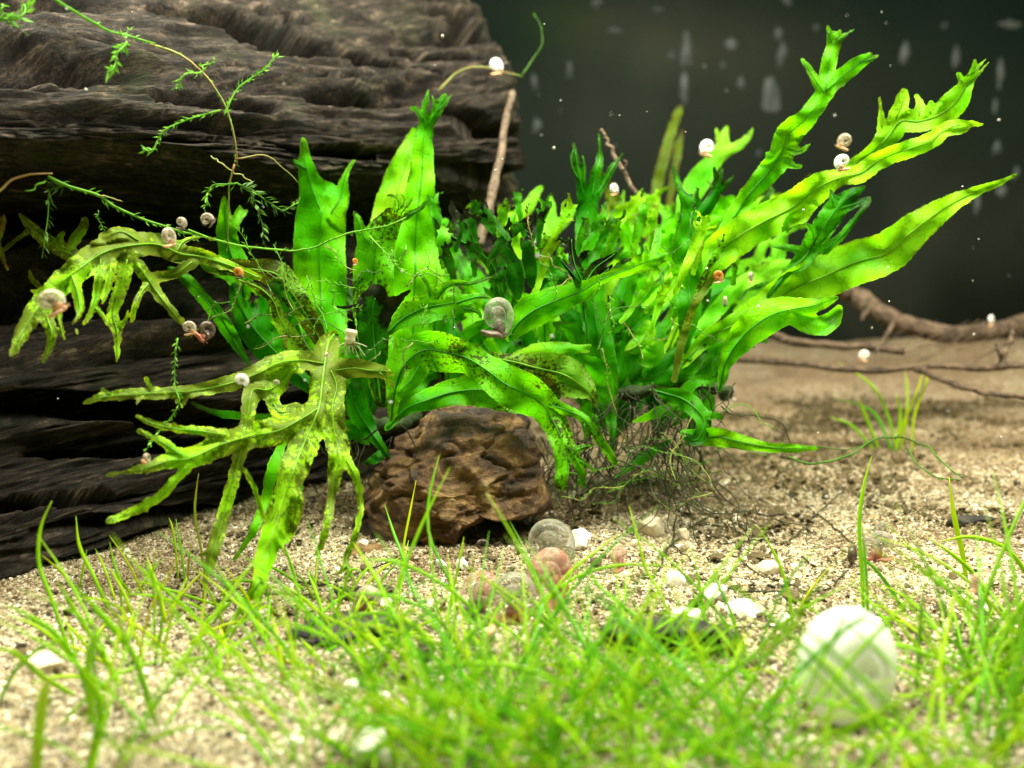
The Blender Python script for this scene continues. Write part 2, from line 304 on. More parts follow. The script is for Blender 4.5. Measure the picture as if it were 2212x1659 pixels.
M_FOOTG = plain('snail_body_grey', (0.10, 0.08, 0.07), (0.24, 0.18, 0.15), 3, 0.35, 0.2)
M_GLASS = None
# ================================================================== THE SETTING
def grid_obj(name, xs, ys, zf, mat, **props):
    X, Y = np.meshgrid(xs, ys); Z = zf(X, Y); V = np.stack([X, Y, Z], -1).reshape(-1, 3); nx = len(xs); ny = len(ys)
    i = np.arange(ny-1)[:, None]*nx+np.arange(nx-1)[None]; q = np.stack([i, i+1, i+nx+1, i+nx], -1).reshape(-1, 4)
    return link(name, mesh_np(name, V, q, mat=mat), None, **props)
xs = np.concatenate([np.linspace(-60, -16, 40), np.linspace(-15.8, 15.8, 240), np.linspace(16, 60, 40)])
ys = np.concatenate([np.linspace(-8, 5, 12), np.linspace(5.2, 26, 170), np.linspace(26.4, 43.2, 60)])
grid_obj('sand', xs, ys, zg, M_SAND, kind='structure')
# loose grains lying over the sand: one instanced layer
def gn_scatter(name, P, rot, scl, mat, kind='stuff', radius=1.0, label=None):
    me = bpy.data.meshes.new(name); me.vertices.add(len(P)); me.vertices.foreach_set('co', np.asarray(P, np.float32).ravel())
    a = me.attributes.new('rot', 'FLOAT_VECTOR', 'POINT'); a.data.foreach_set('vector', np.asarray(rot, np.float32).ravel())
    a = me.attributes.new('scl', 'FLOAT_VECTOR', 'POINT'); a.data.foreach_set('vector', np.asarray(scl, np.float32).ravel())
    me.materials.append(mat)
    o = link(name, me, None, kind=kind, label=label)
    ng = bpy.data.node_groups.new(name+'_nodes', 'GeometryNodeTree')
    ng.interface.new_socket('Geometry', in_out='INPUT', socket_type='NodeSocketGeometry'); ng.interface.new_socket('Geometry', in_out='OUTPUT', socket_type='NodeSocketGeometry')
    N = ng.nodes; gi = N.new('NodeGroupInput'); go = N.new('NodeGroupOutput'); ip = N.new('GeometryNodeInstanceOnPoints')
    ic = N.new('GeometryNodeMeshIcoSphere'); ic.inputs['Radius'].default_value = radius; ic.inputs['Subdivisions'].default_value = 1
    sm = N.new('GeometryNodeSetMaterial'); sm.inputs['Material'].default_value = mat
    ra = N.new('GeometryNodeInputNamedAttribute'); ra.data_type = 'FLOAT_VECTOR'; ra.inputs['Name'].default_value = 'rot'
    sa = N.new('GeometryNodeInputNamedAttribute'); sa.data_type = 'FLOAT_VECTOR'; sa.inputs['Name'].default_value = 'scl'
    l = ng.links.new
    l(gi.outputs[0], ip.inputs['Points']); l(ic.outputs[0], sm.inputs[0]); l(sm.outputs[0], ip.inputs['Instance'])
    l(ra.outputs[0], ip.inputs['Rotation']); l(sa.outputs[0], ip.inputs['Scale']); l(ip.outputs[0], go.inputs[0])
    md = o.modifiers.new('scatter', 'NODES'); md.node_group = ng; return o
n = 230000
gy = 6.0+(30-6.0)*rng.random(n)**1.25; gx = (rng.random(n)*2-1)*(gy*0.60+1.5)
R = 0.019*np.exp(rng.normal(0, 0.30, n)); R = np.where(rng.random(n) < 0.02, R*2.2, R)
P = np.stack([gx, gy, zg(gx, gy)+R*0.2], 1)
S = R[:, None]*np.exp(rng.normal(0, 0.22, (n, 3))); rot = rng.random((n, 3))*6.28
gn_scatter('sand_grains', P, rot, S, M_GRAIN)
n = 34000; cx_ = rng.choice(np.array([-3.5, -1, 1.5, 3.5, 5.5, 8, 11, 14]), n); gx = cx_+rng.normal(0, 1.8, n); gy = rng.choice(np.array([12.5, 17, 18.5, 21, 23, 24.5, 26, 27, 28, 29]), n)+rng.normal(0, 1.3, n); k_ = fbm(gx*.8, gy*.8, 9.1, 3) > -0.02; gx = gx[k_]; gy = gy[k_]; n = len(gx)
R = 0.022*np.exp(rng.normal(0, 0.5, n)); S = R[:, None]*np.array([1.6, 1.2, .35]); gn_scatter('detritus', np.stack([gx, gy, zg(gx, gy)+R*.6+.025], 1), rng.normal(0, .4, (n, 3))*np.array([1, 1, 9]), S, M_DETR)
# back pane of the tank: dark, slightly glossy
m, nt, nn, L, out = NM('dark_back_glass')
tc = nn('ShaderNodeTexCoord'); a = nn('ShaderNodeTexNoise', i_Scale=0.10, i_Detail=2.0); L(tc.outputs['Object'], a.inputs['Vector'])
r = ramp(nn, [(0.35, (0.014, 0.028, 0.023)), (0.55, (0.020, 0.036, 0.030)), (0.7, (0.048, 0.066, 0.056))]); L(a.outputs[0], r.inputs[0])  # paler grey-green end of the ramp: water haze painted into the pane colour
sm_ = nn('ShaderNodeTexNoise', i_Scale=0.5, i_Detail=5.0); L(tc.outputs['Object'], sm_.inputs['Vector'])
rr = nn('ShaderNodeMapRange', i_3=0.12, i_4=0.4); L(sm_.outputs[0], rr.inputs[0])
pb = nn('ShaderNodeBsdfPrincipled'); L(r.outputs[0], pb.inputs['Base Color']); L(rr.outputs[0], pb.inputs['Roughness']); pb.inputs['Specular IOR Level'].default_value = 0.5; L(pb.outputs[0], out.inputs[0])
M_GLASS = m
def box(x0, x1, y0, y1, z0, z1):
    V = np.array([[x, y, z] for x in (x0, x1) for y in (y0, y1) for z in (z0, z1)], float)
    return V, np.array([[0, 1, 3, 2], [4, 6, 7, 5], [0, 4, 5, 1], [2, 3, 7, 6], [0, 2, 6, 4], [1, 5, 7, 3]])
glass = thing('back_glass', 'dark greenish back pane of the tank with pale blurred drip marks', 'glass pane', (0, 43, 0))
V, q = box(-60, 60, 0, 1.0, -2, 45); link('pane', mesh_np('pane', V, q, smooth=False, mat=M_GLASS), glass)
M_SPOT = plain('pale_drip_mark', (0.045, 0.06, 0.06), (0.14, 0.165, 0.165), 0.9, 0.4, 0.2)
spots = [(1290,5,16,16),(1483,110,15,45),(1478,195,13,38),(1580,95,16,14),(1690,110,13,38),(1683,70,12,18),(1665,205,24,45),(1700,0,14,14),(1955,115,13,28),(2065,125,11,30),
 (2180,50,28,14),(1450,120,14,12),(1155,180,10,25),(1160,270,12,22),(1670,345,10,22),(2155,320,12,18),(2160,160,9,40),(2150,230,8,20),(2165,410,13,18),(1600,180,10,16),(1325,65,22,8),
 (1765,60,10,10),(2195,375,10,20),(1240,340,8,10),(1640,330,9,9),(2040,55,10,10),(1230,150,7,24),(1560,140,9,9),(2110,440,8,30),(1420,20,14,9)]
for (x, y, rx, ry) in spots:
    c = W(x, y, 1.0)-CAM; c = CAM+c*((43-CAM[1])/c[1]); dd = (c-CAM)@FW; sx = rx/F*dd*0.8; sz = ry/F*dd*0.8
    th = np.linspace(0, 2*np.pi, 22, endpoint=False); wob = 1+0.75*np.array([fbm(math.cos(t)*1.5+x, math.sin(t)*1.5, y, 3) for t in th])
    ring = []
    for k, (s, h) in enumerate([(1, -0.003), (0.75, -0.05), (0.4, -0.09)]):
        ring.append(np.stack([c[0]+sx*s*wob*np.cos(th)*(1-0.35*np.maximum(np.sin(th), 0)), np.full(22, h), c[2]+sz*s*wob*np.sin(th)], 1))
    V = np.vstack(ring+[np.array([[c[0], -0.1, c[2]]])]); V[:, 0] -= 0
    q = []; t = []
    for k in range(2):
        for j in range(22): q.append((k*22+j, k*22+(j+1) % 22, (k+1)*22+(j+1) % 22, (k+1)*22+j))
    for j in range(22): t.append((44+j, 44+(j+1) % 22, 66))
    link('drip_mark', mesh_np('drip_mark', V, np.array(q), np.array(t), mat=M_SPOT), glass)
# ------------------------------------------------------------------ the big log
rows = [ # (left px, py, depth) (right px, py, depth), going round the log : front top -> front bottom -> behind
 ((-260,-330,18.5),(960,-110,27.5)), ((-260,-60,15.6),(1025,-5,26.0)), ((-260,110,13.9),(1090,90,25.2)), ((-260,230,12.8),(1125,190,24.4)),
 ((-260,300,12.4),(1140,290,23.8)), ((-260,345,12.6),(1143,352,23.8)), ((-260,372,14.4),(1145,385,24.5)), ((-260,400,16.2),(1140,415,25.0)), ((-260,560,16.6),(1140,440,25.2)),
 ((-260,760,15.6),(1130,480,25.0)), ((-260,900,14.4),(1110,600,24.6)), ((-260,1050,14.4),(1090,700,24.4)), ((-260,1180,14.0),(1070,780,24.6)), ((-260,1300,13.4),(1050,860,25.0)),
 ((-260,1420,14.6),(1040,920,26.5)), ((-260,1250,21.0),(1000,900,31.0)), ((-260,700,24.0),(980,600,34.0)), ((-260,200,24.0),(960,250,33.0)), ((-260,-150,22.0),(950,-40,30.5))]
nv, nu = 620, 560
def ring_spline(P, n):
    P = np.asarray(P, float); k = len(P); t = np.linspace(0, k, n, endpoint=False); i = t.astype(int); f = (t-i)[:, None]
    a, b, c, d = P[(i-1) % k], P[i % k], P[(i+1) % k], P[(i+2) % k]
    return 0.5*((2*b)+(-a+c)*f+(2*a-5*b+4*c-d)*f*f+(-a+3*b-3*c+d)*f**3)
# sample density: two thirds of the rings on the camera side
tt = np.concatenate([np.linspace(0, 14, 540, endpoint=False), np.linspace(14, 19, 80, endpoint=False)])
def ring_at(P):
    P = np.asarray(P, float); k = len(P); i = tt.astype(int); f = (tt-i)[:, None]
    a, b, c, d = P[(i-1) % k], P[i % k], P[(i+1) % k], P[(i+2) % k]
    return 0.5*((2*b)+(-a+c)*f+(2*a-5*b+4*c-d)*f*f+(-a+3*b-3*c+d)*f**3)
LP = ring_at(W(*np.array([r_[0] for r_ in rows]).T)); RP = ring_at(W(*np.array([r_[1] for r_ in rows]).T))
u = np.linspace(0, 1, nu); vv = tt
endj = 1+0.028*fbm(np.zeros(nv), vv*2.2, 3.3, 4)+0.012*fbm(np.zeros(nv), vv*9, 1.3, 2)
U = u[None, :]*endj[:, None]
B = LP[:, None]*(1-U[..., None])+RP[:, None]*U[..., None]
B = B+np.array([0, 0, 1.0])*(0.35*np.sin(U*5+1))[..., None]*0.6
bx, by, bd = proj(B)
du = np.gradient(B, axis=1); dv = np.gradient(B, axis=0); Nn = np.cross(du, dv); Nn /= np.linalg.norm(Nn, axis=2)[..., None]+1e-9
cen = B.mean(axis=0, keepdims=True); sgn = np.sign(((B-cen)*Nn).sum(2).mean()); Nn *= sgn
Lu = U*17.0; Lv = vv[:, None]*0.75+0*U
wob = fbm(Lu*0.25, Lv*0.6, 4.4, 3)*0.22
f1 = fbm(Lu*0.16, (Lv+wob)*1.3, 0.5, 3); f2 = fbm(Lu*0.16, (Lv+wob)*4.5, 2.5, 4, gain=0.6); f3 = fbm(Lu*0.5, (Lv+wob)*15, 5.5, 4, gain=0.65)
ridge = 1-np.abs(f2)*3
f4 = np.abs(fbm(Lu*0.22, (Lv+wob*.6)*7, 15.5, 4, gain=0.6)); disp = 0.14*f1+0.12*f2+0.16*f3-0.35*np.clip(0.10-f4, 0, 1)*5*0.5-0.22*np.clip(-f2-0.12, 0, 1)*4*0.5-0.05*np.clip(ridge, 0, 1)
lump = fbm(Lu*0.3, Lv*3.0, 8.1, 4); disp += 0.05*lump
ph3 = Lv*8.5+0.9*fbm(Lu*0.15, Lv*1.2, 61.1, 3); sw3 = ph3-np.floor(ph3); disp += 0.07*(sw3-0.5)*np.clip(0.6+2*fbm(Lu*0.5, Lv*2, 71.0, 2), 0, 1.3)
ph_ = Lv*1.05+0.55*fbm(Lu*0.09, Lv*0.5, 21.1, 2)+0.10*fbm(Lu*0.9, Lv*1.5, 23.1, 3); sw = ph_-np.floor(ph_); sw = np.where(sw < 0.86, sw/0.86, (1-sw)/0.14)
disp += 0.80*(sw-0.5)*np.clip(0.55+1.6*fbm(Lu*0.16, Lv*0.6, 31.0, 2), 0.05, 1.2)
ph2 = Lv*3.1+0.8*fbm(Lu*0.11, Lv*0.8, 41.1, 2)+0.10*fbm(Lu*1.2, Lv*2, 43.1, 3); sw2 = ph2-np.floor(ph2); sw2 = np.where(sw2 < 0.8, sw2/0.8, (1-sw2)/0.2)
disp += 0.26*(sw2-0.5)*np.clip(0.5+2*fbm(Lu*0.3, Lv*1.1, 51.0, 2), 0, 1.2)
# chips and cracks of this log, as seen: centre, half length, half width, slope, depth
cr = [(560,70,215,30,0.20,1.5),(800,120,190,15,0.19,1.0),(450,212,160,22,0.12,0.9),(980,112,110,9,0.12,0.9),(985,50,90,13,0.25,0.9),(1010,262,95,25,0.12,1.5),(800,212,120,8,0.05,0.7),
 (85,8,45,12,0.1,0.6),(600,30,70,8,0.25,.6),(200,290,230,10,0.09,0.25),(760,315,160,10,0.10,1.0),(1000,380,150,22,0.05,1.6),(60,470,260,26,0.03,0.4),(200,655,300,30,0.0,0.9),(150,880,320,30,-0.03,0.9),
 (250,960,200,16,-0.06,0.7),(120,1090,220,14,-0.05,0.6),(300,1130,200,18,-0.12,0.8),(150,145,150,7,0.08,0.12),(120,250,170,6,0.06,0.12),(640,170,170,6,0.13,0.5),(880,345,200,8,0.12,0.5)]
px_w = bx+50*fbm(bx/240, by/60, 1.1, 2); py_w = by+26*fbm(bx/230, by/60, 6.1, 3)+5*fbm(bx/120, by/30, 8.1, 3)
for (cx, cy, hl, hw, sl, dep) in cr:
    X = (px_w-cx)/hl; Y = (py_w-cy-sl*(px_w-cx))/hw
    r2 = np.sqrt(X*X+Y*Y); disp = disp-1.7*dep*np.clip((1.12-r2)/0.6, 0, 1)**1.3*(tt[:, None] < 14)
# broken right end: pull in and hollow
e = np.clip((u-0.975)/0.025, 0, 1)[None, :]
disp = disp*(1-0.3*e)
V = B+Nn*disp[..., None]
cenr = V.mean(axis=0, keepdims=True)
V = V*(1-e[..., None]*0.16)+cenr*e[..., None]*0.16
endc = V[:, -1].mean(axis=0)
inner = V[:, -1]*0.55+endc*0.45-np.array([1.2, 0.5, 0])*0.6
Vall = np.vstack([V.reshape(-1, 3), inner, endc[None]-np.array([[1.5, 0.5, 0]])])
iv = np.arange(nv)[:, None]; iu = np.arange(nu-1)[None]; iv2 = (iv+1) % nv
q = np.stack([iv*nu+iu, iv*nu+iu+1, iv2*nu+iu+1, iv2*nu+iu], -1).reshape(-1, 4)
if sgn > 0: q = q[:, ::-1] if False else q
j = np.arange(nv); j2 = (j+1) % nv
q2 = np.stack([j*nu+nu-1, nv*nu+j, nv*nu+j2, j2*nu+nu-1], 1); t2 = np.stack([nv*nu+j, np.full(nv, nv*nu+nv), nv*nu+j2], 1)
uvs = np.vstack([np.stack([Lu, Lv*1.4], -1).reshape(-1, 2), np.stack([np.full(nv, 17.5), vv*1.05], 1), [[18, 3]]])
me = mesh_np('driftwood_log', Vall, np.vstack([q, q2]), t2, mat=M_WOOD, uv=uvs)
log = link('driftwood_log', me, None, label='big dark grooved driftwood log filling the left side behind the ferns', category='driftwood')
LOGV = V
# ------------------------------------------------------------------ blobs (rock, pebbles) from an outline with real depth
def outline_blob(pts, d0, D, back=None, nth=160, nph=70, amp=0.12, fr=1.2, seed=0.0, ridged=0.0, cexp=0.75, strata=0.0, facets=0):
    pts = np.array(pts, float); c = pts.mean(0); ang = np.arctan2(pts[:, 1]-c[1], pts[:, 0]-c[0]); o = np.argsort(ang); ang = ang[o]; rad = np.hypot(*(pts[o]-c).T)
    th = np.linspace(-np.pi, np.pi, nth, endpoint=False); rr = np.interp(th, np.r_[ang[-1]-2*np.pi, ang, ang[0]+2*np.pi], np.r_[rad[-1], rad, rad[0]])
    ph = np.linspace(0.0, np.pi, nph); s = np.sin(ph)[:, None]**cexp; co = np.cos(ph)[:, None]
    x = c[0]+rr[None]*np.cos(th)*s; y = c[1]+rr[None]*np.sin(th)*s
    cw = W(c[0], c[1], d0); P = W(x, y, np.full_like(x, d0))+(-co*D)[..., None]*(FW*0.8+np.array([0, 0.2, 0]))
    n_ = P-(cw); n_ /= np.linalg.norm(n_, axis=2)[..., None]+1e-9
    if facets:
        g_ = np.random.default_rng(int(seed)+5); pl = g_.normal(size=(facets, 3)); pl /= np.linalg.norm(pl, axis=1)[:, None]; rad_ = np.linalg.norm(P-cw, axis=2)
        hmin = np.full(rad_.shape, 9.0)
        for p_ in pl:
            dt = n_@p_; ext = (rad_*dt).max(); hmin = np.minimum(hmin, np.where(dt > .05, ext*g_.uniform(.74, .93)/np.maximum(dt, .05), 9.0))
        P = cw+n_*np.minimum(rad_, hmin)[..., None]
    k = fbm(P[..., 0]*fr+seed, P[..., 1]*fr, P[..., 2]*fr, 5, gain=0.55)
    if ridged: k = k-ridged*np.clip(0.12-np.abs(fbm(P[..., 0]*fr*0.7+seed, P[..., 1]*fr, P[..., 2]*fr*1.6, 3)), 0, 1)*5
    st_ = P[..., 2]*1.3+P[..., 0]*0.75+2.4*fbm(P[..., 0]*.5, P[..., 1]*.5, P[..., 2]*.5+seed, 3); sw_ = st_-np.floor(st_); sw_ = np.where(sw_ < .82, sw_/.82, (1-sw_)/.18)
    P = P+n_*(amp*k-amp*.55*strata*(sw_-.5))[..., None]
    V = P.reshape(-1, 3); i = np.arange(nph-1)[:, None]*nth; j = np.arange(nth)[None]; j2 = (j+1) % nth
    q = np.stack([i+j, i+j2, i+nth+j2, i+nth+j], -1).reshape(-1, 4); return V, q
rk = [(770,1190),(778,1100),(800,1010),(835,935),(900,885),(980,850),(1080,850),(1150,905),(1190,970),(1218,1040),(1216,1098),(1150,1108),(1060,1112),(1010,1135),(965,1178),(930,1196),(880,1215),(815,1225)]
V, q = outline_blob(rk, 17.4, 1.25, amp=0.17, fr=1.5, seed=3, ridged=0.9, nth=320, nph=160, cexp=.5, strata=0.9, facets=34)
link('brown_rock', mesh_np('brown_rock', V, q, mat=M_ROCK), None, label='folded reddish brown rock under the arching fern leaves in the centre', category='rock')
rk2 = [(700,1225),(712,1195),(745,1185),(790,1180),(850,1190),(860,1225),(780,1245),(720,1245)]
V, q = outline_blob(rk2, 16.4, 0.6, amp=0.10, fr=2, seed=9, ridged=0.6, facets=18)
link('brown_rock', mesh_np('brown_rock', V, q, mat=M_ROCK), None, label='low brown stone half buried at the left foot of the big rock', category='rock')
# ------------------------------------------------------------------ pebbles
def icos(sub):
    import bmesh
    b = bmesh.new(); bmesh.ops.create_icosphere(b, subdivisions=sub, radius=1); b.verts.ensure_lookup_table()
    V = np.array([v.co[:] for v in b.verts]); T = np.array([[v.index for v in f.verts] for f in b.faces]); b.free(); return V, T
IV3, IT3 = icos(4); IV1, IT1 = icos(2)
def pebble(x, y, rpx, label, asp=0.7, mat=None, cat='pebble', name='pebble', group=None, flat=0.6):
    c, d = hit(x, y+rpx*asp*0.8); r = rpx/F*d; s = random.random()*50
    V = IV3*np.array([1, 0.8, flat if flat else asp])
    V = V*(1+0.55*fbm(V[:, 0]*1.3+s, V[:, 1]*1.3, V[:, 2]*1.3, 5, gain=.6))[:, None]
    for q_ in range(6):
        pn_ = np.array([random.gauss(0, 1), random.gauss(0, 1), random.gauss(0, .8)]); pn_ /= np.linalg.norm(pn_); V -= np.clip(V@pn_-random.uniform(.5, .72), 0, 1)[:, None]*pn_*0.85
    fac = np.array([math.cos(s), math.sin(s), 0.5]); V -= np.clip(V@fac-0.62, 0, 1)[:, None]*fac*0.8
    V[:, 2] = V[:, 2]/max(flat, .01)*asp
    o = link(name, mesh_np(name, V*r, None, IT3, mat=mat or M_PEB), None, label=label, category=cat, group=group); o.location = (c[0], c[1], c[2]+r*asp*0.62); o.rotation_euler = (0, 0, 0); return o
pebble(1252,1163,30,'chunky cream white pebble just right of the grey green snail under the fern', .85)
pebble(1412,1135,32,'pale rounded double humped pebble near the dark fern roots', .8, M_PEBT)
pebble(1478,1152,16,'small round cream pebble right of the double humped one', .9, M_PEBT)
pebble(1372,1172,13,'tiny cream pebble between the two larger cream pebbles', .8, M_PEBT)
pebble(1455,1248,27,'bright white pebble touching the end of the long arching grass blade', .7)
pebble(1548,1278,29,'bright white pebble ringed by a dark root thread', .7)
pebble(1482,1335,42,'large glaring white pebble left of centre of the bright stone row', .75)
pebble(1610,1312,46,'long flat white pebble beside the large glaring one', .38)
pebble(1690,1335,15,'small white pebble at the right end of the bright stone row', 1.1)
pebble(1660,1225,33,'broad tan flat pebble behind a leaning grass blade', .5, M_PEBT)
pebble(805,1610,58,'biggest cream white pebble in the blurred grass at the bottom edge', .8)
pebble(92,1428,56,'flat cream yellow pebble alone on the sand at the left', .38, M_PEBT)
pebble(950,1217,14,'small pale pebble at the foot of the brown rock, left of a pair', .9)
pebble(998,1218,18,'rounded pale pebble at the foot of the brown rock, right of a pair', .8)
pebble(765,1480,22,'white glinting pebble in the grass left of centre', .6)
pebble(640,1600,20,'half hidden white pebble in the grass at the lower left', .7)
pebble(1350,1240,11,'tiny tan pebble lying under the curved root threads', .7, M_PEBT)
pebble(835,1300,20,'small pale pebble beside the left ground snail', .6)
def debris(x, y, rx, ry, th, label):
    c, d = hit(x, y); sx = rx/F*d
    V = np.sign(IV3)*np.abs(IV3)**0.6*np.array([sx, sx*0.28*ry/12, th]); V = V*(1+0.9*fbm(V[:, 0]*2.2+x, V[:, 1]*3+x, V[:, 2]*3, 5))[:, None]; V[:, 2] += 0.12*fbm(V[:, 0]*2.5, V[:, 1]*7, x*.1, 4)
    o = link('wood_chip', mesh_np('wood_chip', V, None, IT3, mat=M_CHIP), None, label=label, category='wood chip'); o.location = (c[0], c[1], c[2]+th*0.5); return o
debris(1430,1400,120,16,0.22,'flat black piece of wood half under the grass right of centre')
debris(750,1370,110,24,0.10,'dark slab of wood under the grass left of the ground snails')
debris(780,1290,70,20,0.08,'dark crumbling wood fragment near the foot of the low brown stone')
debris(1680,1270,24,7,0.05,'tiny dark wood splinter on the pale sand right of the bright stones')
debris(2130,1130,60,12,0.08,'thin dark wood splinter on the sand near the right edge')
# ================================================================== FERN LEAVES
def sample_stroke(pts, step=4.0):
    P = np.array([[p[0], p[1], p[2]] for p in pts], float)
    L = np.hypot(*np.diff(P[:, :2], axis=0).T).sum(); n = max(4, int(L/step)); S = crom(P, n); S[:, 2] = np.maximum(S[:, 2], 1.5); return S
def leaf(parent, strokes, mat, wave=0.22, fold=0.10, tilt=0.0, lam=1.6, step=3.4, rib=None, serr=0.17, label=None, tipd=None, rough=0.16, holes=(), frill=0.0, thin=1.0):
    """strokes: [(points (x,y,r), d0, d1)]: first is the main blade, others are lobes; d0 None = take depth from the main blade"""
    strokes = list(strokes)
    if frill:
        rs = random.Random(int(strokes[0][0][0][0])); extra = []
        for st in strokes:
            Q = sample_stroke(st[0]); Lq = len(Q)
            for _ in range(int(Lq*frill/10)):
                i = rs.randint(int(Lq*.25), Lq-2); p = Q[i]; tg = Q[min(i+1, Lq-1)]-Q[i-1]; a = math.atan2(tg[1], tg[0])+rs.choice((-1, 1))*rs.uniform(.35, 1.1); l = p[2]+rs.uniform(6, 24)
                extra.append(([(p[0], p[1], p[2]*.55), (p[0]+math.cos(a)*l*.6, p[1]+math.sin(a)*l*.6, max(2.5, p[2]*.28)), (p[0]+math.cos(a)*l, p[1]+math.sin(a)*l, 2)], None, rs.uniform(-.15, .15)))
        strokes += extra; nrib = len(strokes)-len(extra)
    SS = []; main = None
    for k, st in enumerate(strokes):
        pts, d0, d1 = st; S = sample_stroke(pts); S[:, 2] *= thin; n = len(S); tl = np.concatenate([[0], np.cumsum(np.hypot(*np.diff(S[:, :2], axis=0).T))])
        if k == 0:
            d = np.linspace(d0, d1, n); off = 0; T = tl[-1]
        else:
            allp = np.vstack([s[0] for s in SS]); i = np.argmin(np.hypot(allp[:, 0]-S[0, 0], allp[:, 1]-S[0, 1]))
            dd = np.concatenate([s[1] for s in SS])[i]; off = np.concatenate([s[2] for s in SS])[i]
            a = dd if d0 is None else d0; d = np.linspace(a, a+(d1 or 0.0) if d0 is None else d1, n)
        SS.append((S, d, off+tl))
    A = np.vstack([s[0] for s in SS]); D = np.concatenate([s[1] for s in SS]); TL = np.concatenate([s[2] for s in SS]); TG = np.vstack([np.gradient(s[0][:, :2], axis=0) for s in SS])
    TG /= np.hypot(*TG.T)[:, None]+1e-9; R = A[:, 2]; Tmax = TL.max()
    # ragged edge
    x0, y0 = (A[:, :2]-R[:, None]).min(0)-10; x1, y1 = (A[:, :2]+R[:, None]).max(0)+10
    gx = np.arange(x0, x1, step); gy = np.arange(y0, y1, step); GX, GY = np.meshgrid(gx, gy); Gp = np.stack([GX.ravel(), GY.ravel()], 1)
    f = np.empty(len(Gp)); K = 3.0
    for c in range(0, len(Gp), 6000):
        q = Gp[c:c+6000]; dd = np.hypot(q[:, :1]-A[None, :, 0], q[:, 1:]-A[None, :, 1])-R[None]
        mn = dd.min(1); f[c:c+6000] = mn-K*np.log(np.exp(-np.clip((dd-mn[:, None])/K, 0, 30)).sum(1))*0.35+2.0
    sd = float(A[0, 0]*0.37+A[0, 1]*0.11)
    f = f+serr*16*fbm(Gp[:, 0]/17+sd, Gp[:, 1]/17, 0.2, 3)+serr*9*fbm(Gp[:, 0]/6, Gp[:, 1]/6+sd, 1.2, 2)
    for (hx, hy, hr, hr2) in holes:
        f = np.maximum(f, hr-np.hypot(Gp[:, 0]-hx, (Gp[:, 1]-hy)*hr/hr2)+3*fbm(Gp[:, 0]/9, Gp[:, 1]/9, 3.0, 2))
    f = f.reshape(GX.shape); ny, nx = f.shape
    fc = (f[:-1, :-1]+f[1:, :-1]+f[:-1, 1:]+f[1:, 1:])/4; inc = fc < 0
    g1, g0 = np.gradient(f, step); gg = g0*g0+g1*g1+1e-6
    cnt = np.zeros_like(f)
    for a in (0, 1):
        for b in (0, 1): cnt[a:ny-1+a, b:nx-1+b] += inc
    bnd = (cnt > 0) & (cnt < 4); sh = np.clip(-f/gg, -2.5*step, 2.5*step)*bnd
    mvx = np.clip(g0*sh, -0.75*step, 0.75*step); mvy = np.clip(g1*sh, -0.75*step, 0.75*step)
    PX = GX+mvx; PY = GY+mvy; use = cnt > 0
    idx = -np.ones(f.size, int); idx[use.ravel()] = np.arange(use.sum())
    ii, jj = np.nonzero(inc); q = np.stack([idx[ii*nx+jj], idx[(ii+1)*nx+jj], idx[(ii+1)*nx+jj+1], idx[ii*nx+jj+1]], 1)
    px = PX[use]; py = PY[use]; fe = f[use]
    out = []
    def depth(px, py, full=True):
        dep = np.empty(len(px)); tt_ = np.empty(len(px)); ss = np.empty(len(px)); rr = np.empty(len(px))
        for c in range(0, len(px), 6000):
            ax = px[c:c+6000, None]-A[None, :, 0]; ay = py[c:c+6000, None]-A[None, :, 1]; d2 = ax*ax+ay*ay
            i = d2.argmin(1); w = 1/(d2+60)**1.6; sw = w.sum(1)
            dep[c:c+6000] = (w*D).sum(1)/sw; tt_[c:c+6000] = (w*TL).sum(1)/sw; rr[c:c+6000] = (w*R).sum(1)/sw
            k = np.arange(len(i)); ss[c:c+6000] = ax[k, i]*TG[i, 1]-ay[k, i]*TG[i, 0]
        cmx = dep/F; s = ss*cmx; r_ = np.maximum(rr*cmx, 0.05); t = tt_*cmx; e = np.clip(np.abs(s)/r_, 0, 1.3)
        ph = np.where(s > 0, 0.0, 2.1)+sd
        o = dep+fold*np.abs(s)+tilt*s+1.5*wave*np.minimum(r_*1.3, 1)*np.sin(t*2*np.pi/lam+ph)*e**1.6+rough*fbm(px/60+sd, py/60, 2.2, 2)
        return o, t, s, tt_/Tmax
    d, t, s, tn = depth(px, py)
    tipa = np.clip(tn, 0, 1)+0.25*np.clip(1-np.abs(fe)/8, 0, 1)
    V = W(px, py, d); r0 = np.array(parent.location)
    me = mesh_np('leaf', V-r0, q, mat=mat, uv=np.stack([t, s], 1), attrs={'tip': tipa, 'edge': np.clip(-fe/60, 0, 1)})
    o = link('leaf', me, parent, label=label)
    if rib:
        b = Bag()
        for k, sst in enumerate(SS[:1 if rib < 2 else (nrib if frill else len(SS))]):
            S = sst[0][:max(4, int(len(sst[0])*0.93))]; dd, *_ = depth(S[:, 0], S[:, 1]); C = W(S[:, 0], S[:, 1], dd-0.012)
            rad = np.linspace(0.020 if k == 0 else 0.010, 0.005, len(C)); b.add(*tube(C[::2], rad[::2], 6))
        link('midrib', b.mesh('midrib', M_RIB if mat not in (G_YEL, G_OLD, G_HEAVY) else M_RIBY, r0), o)
    return o
def S(*a):  # flat numbers -> points
    return [a[i:i+3] for i in range(0, len(a), 3)]
fl = thing('java_fern', 'left forked java fern with upright pale green blades and drooping yellowish algae dusted fronds', 'aquarium plant', tuple(W(830, 930, 17.2)))
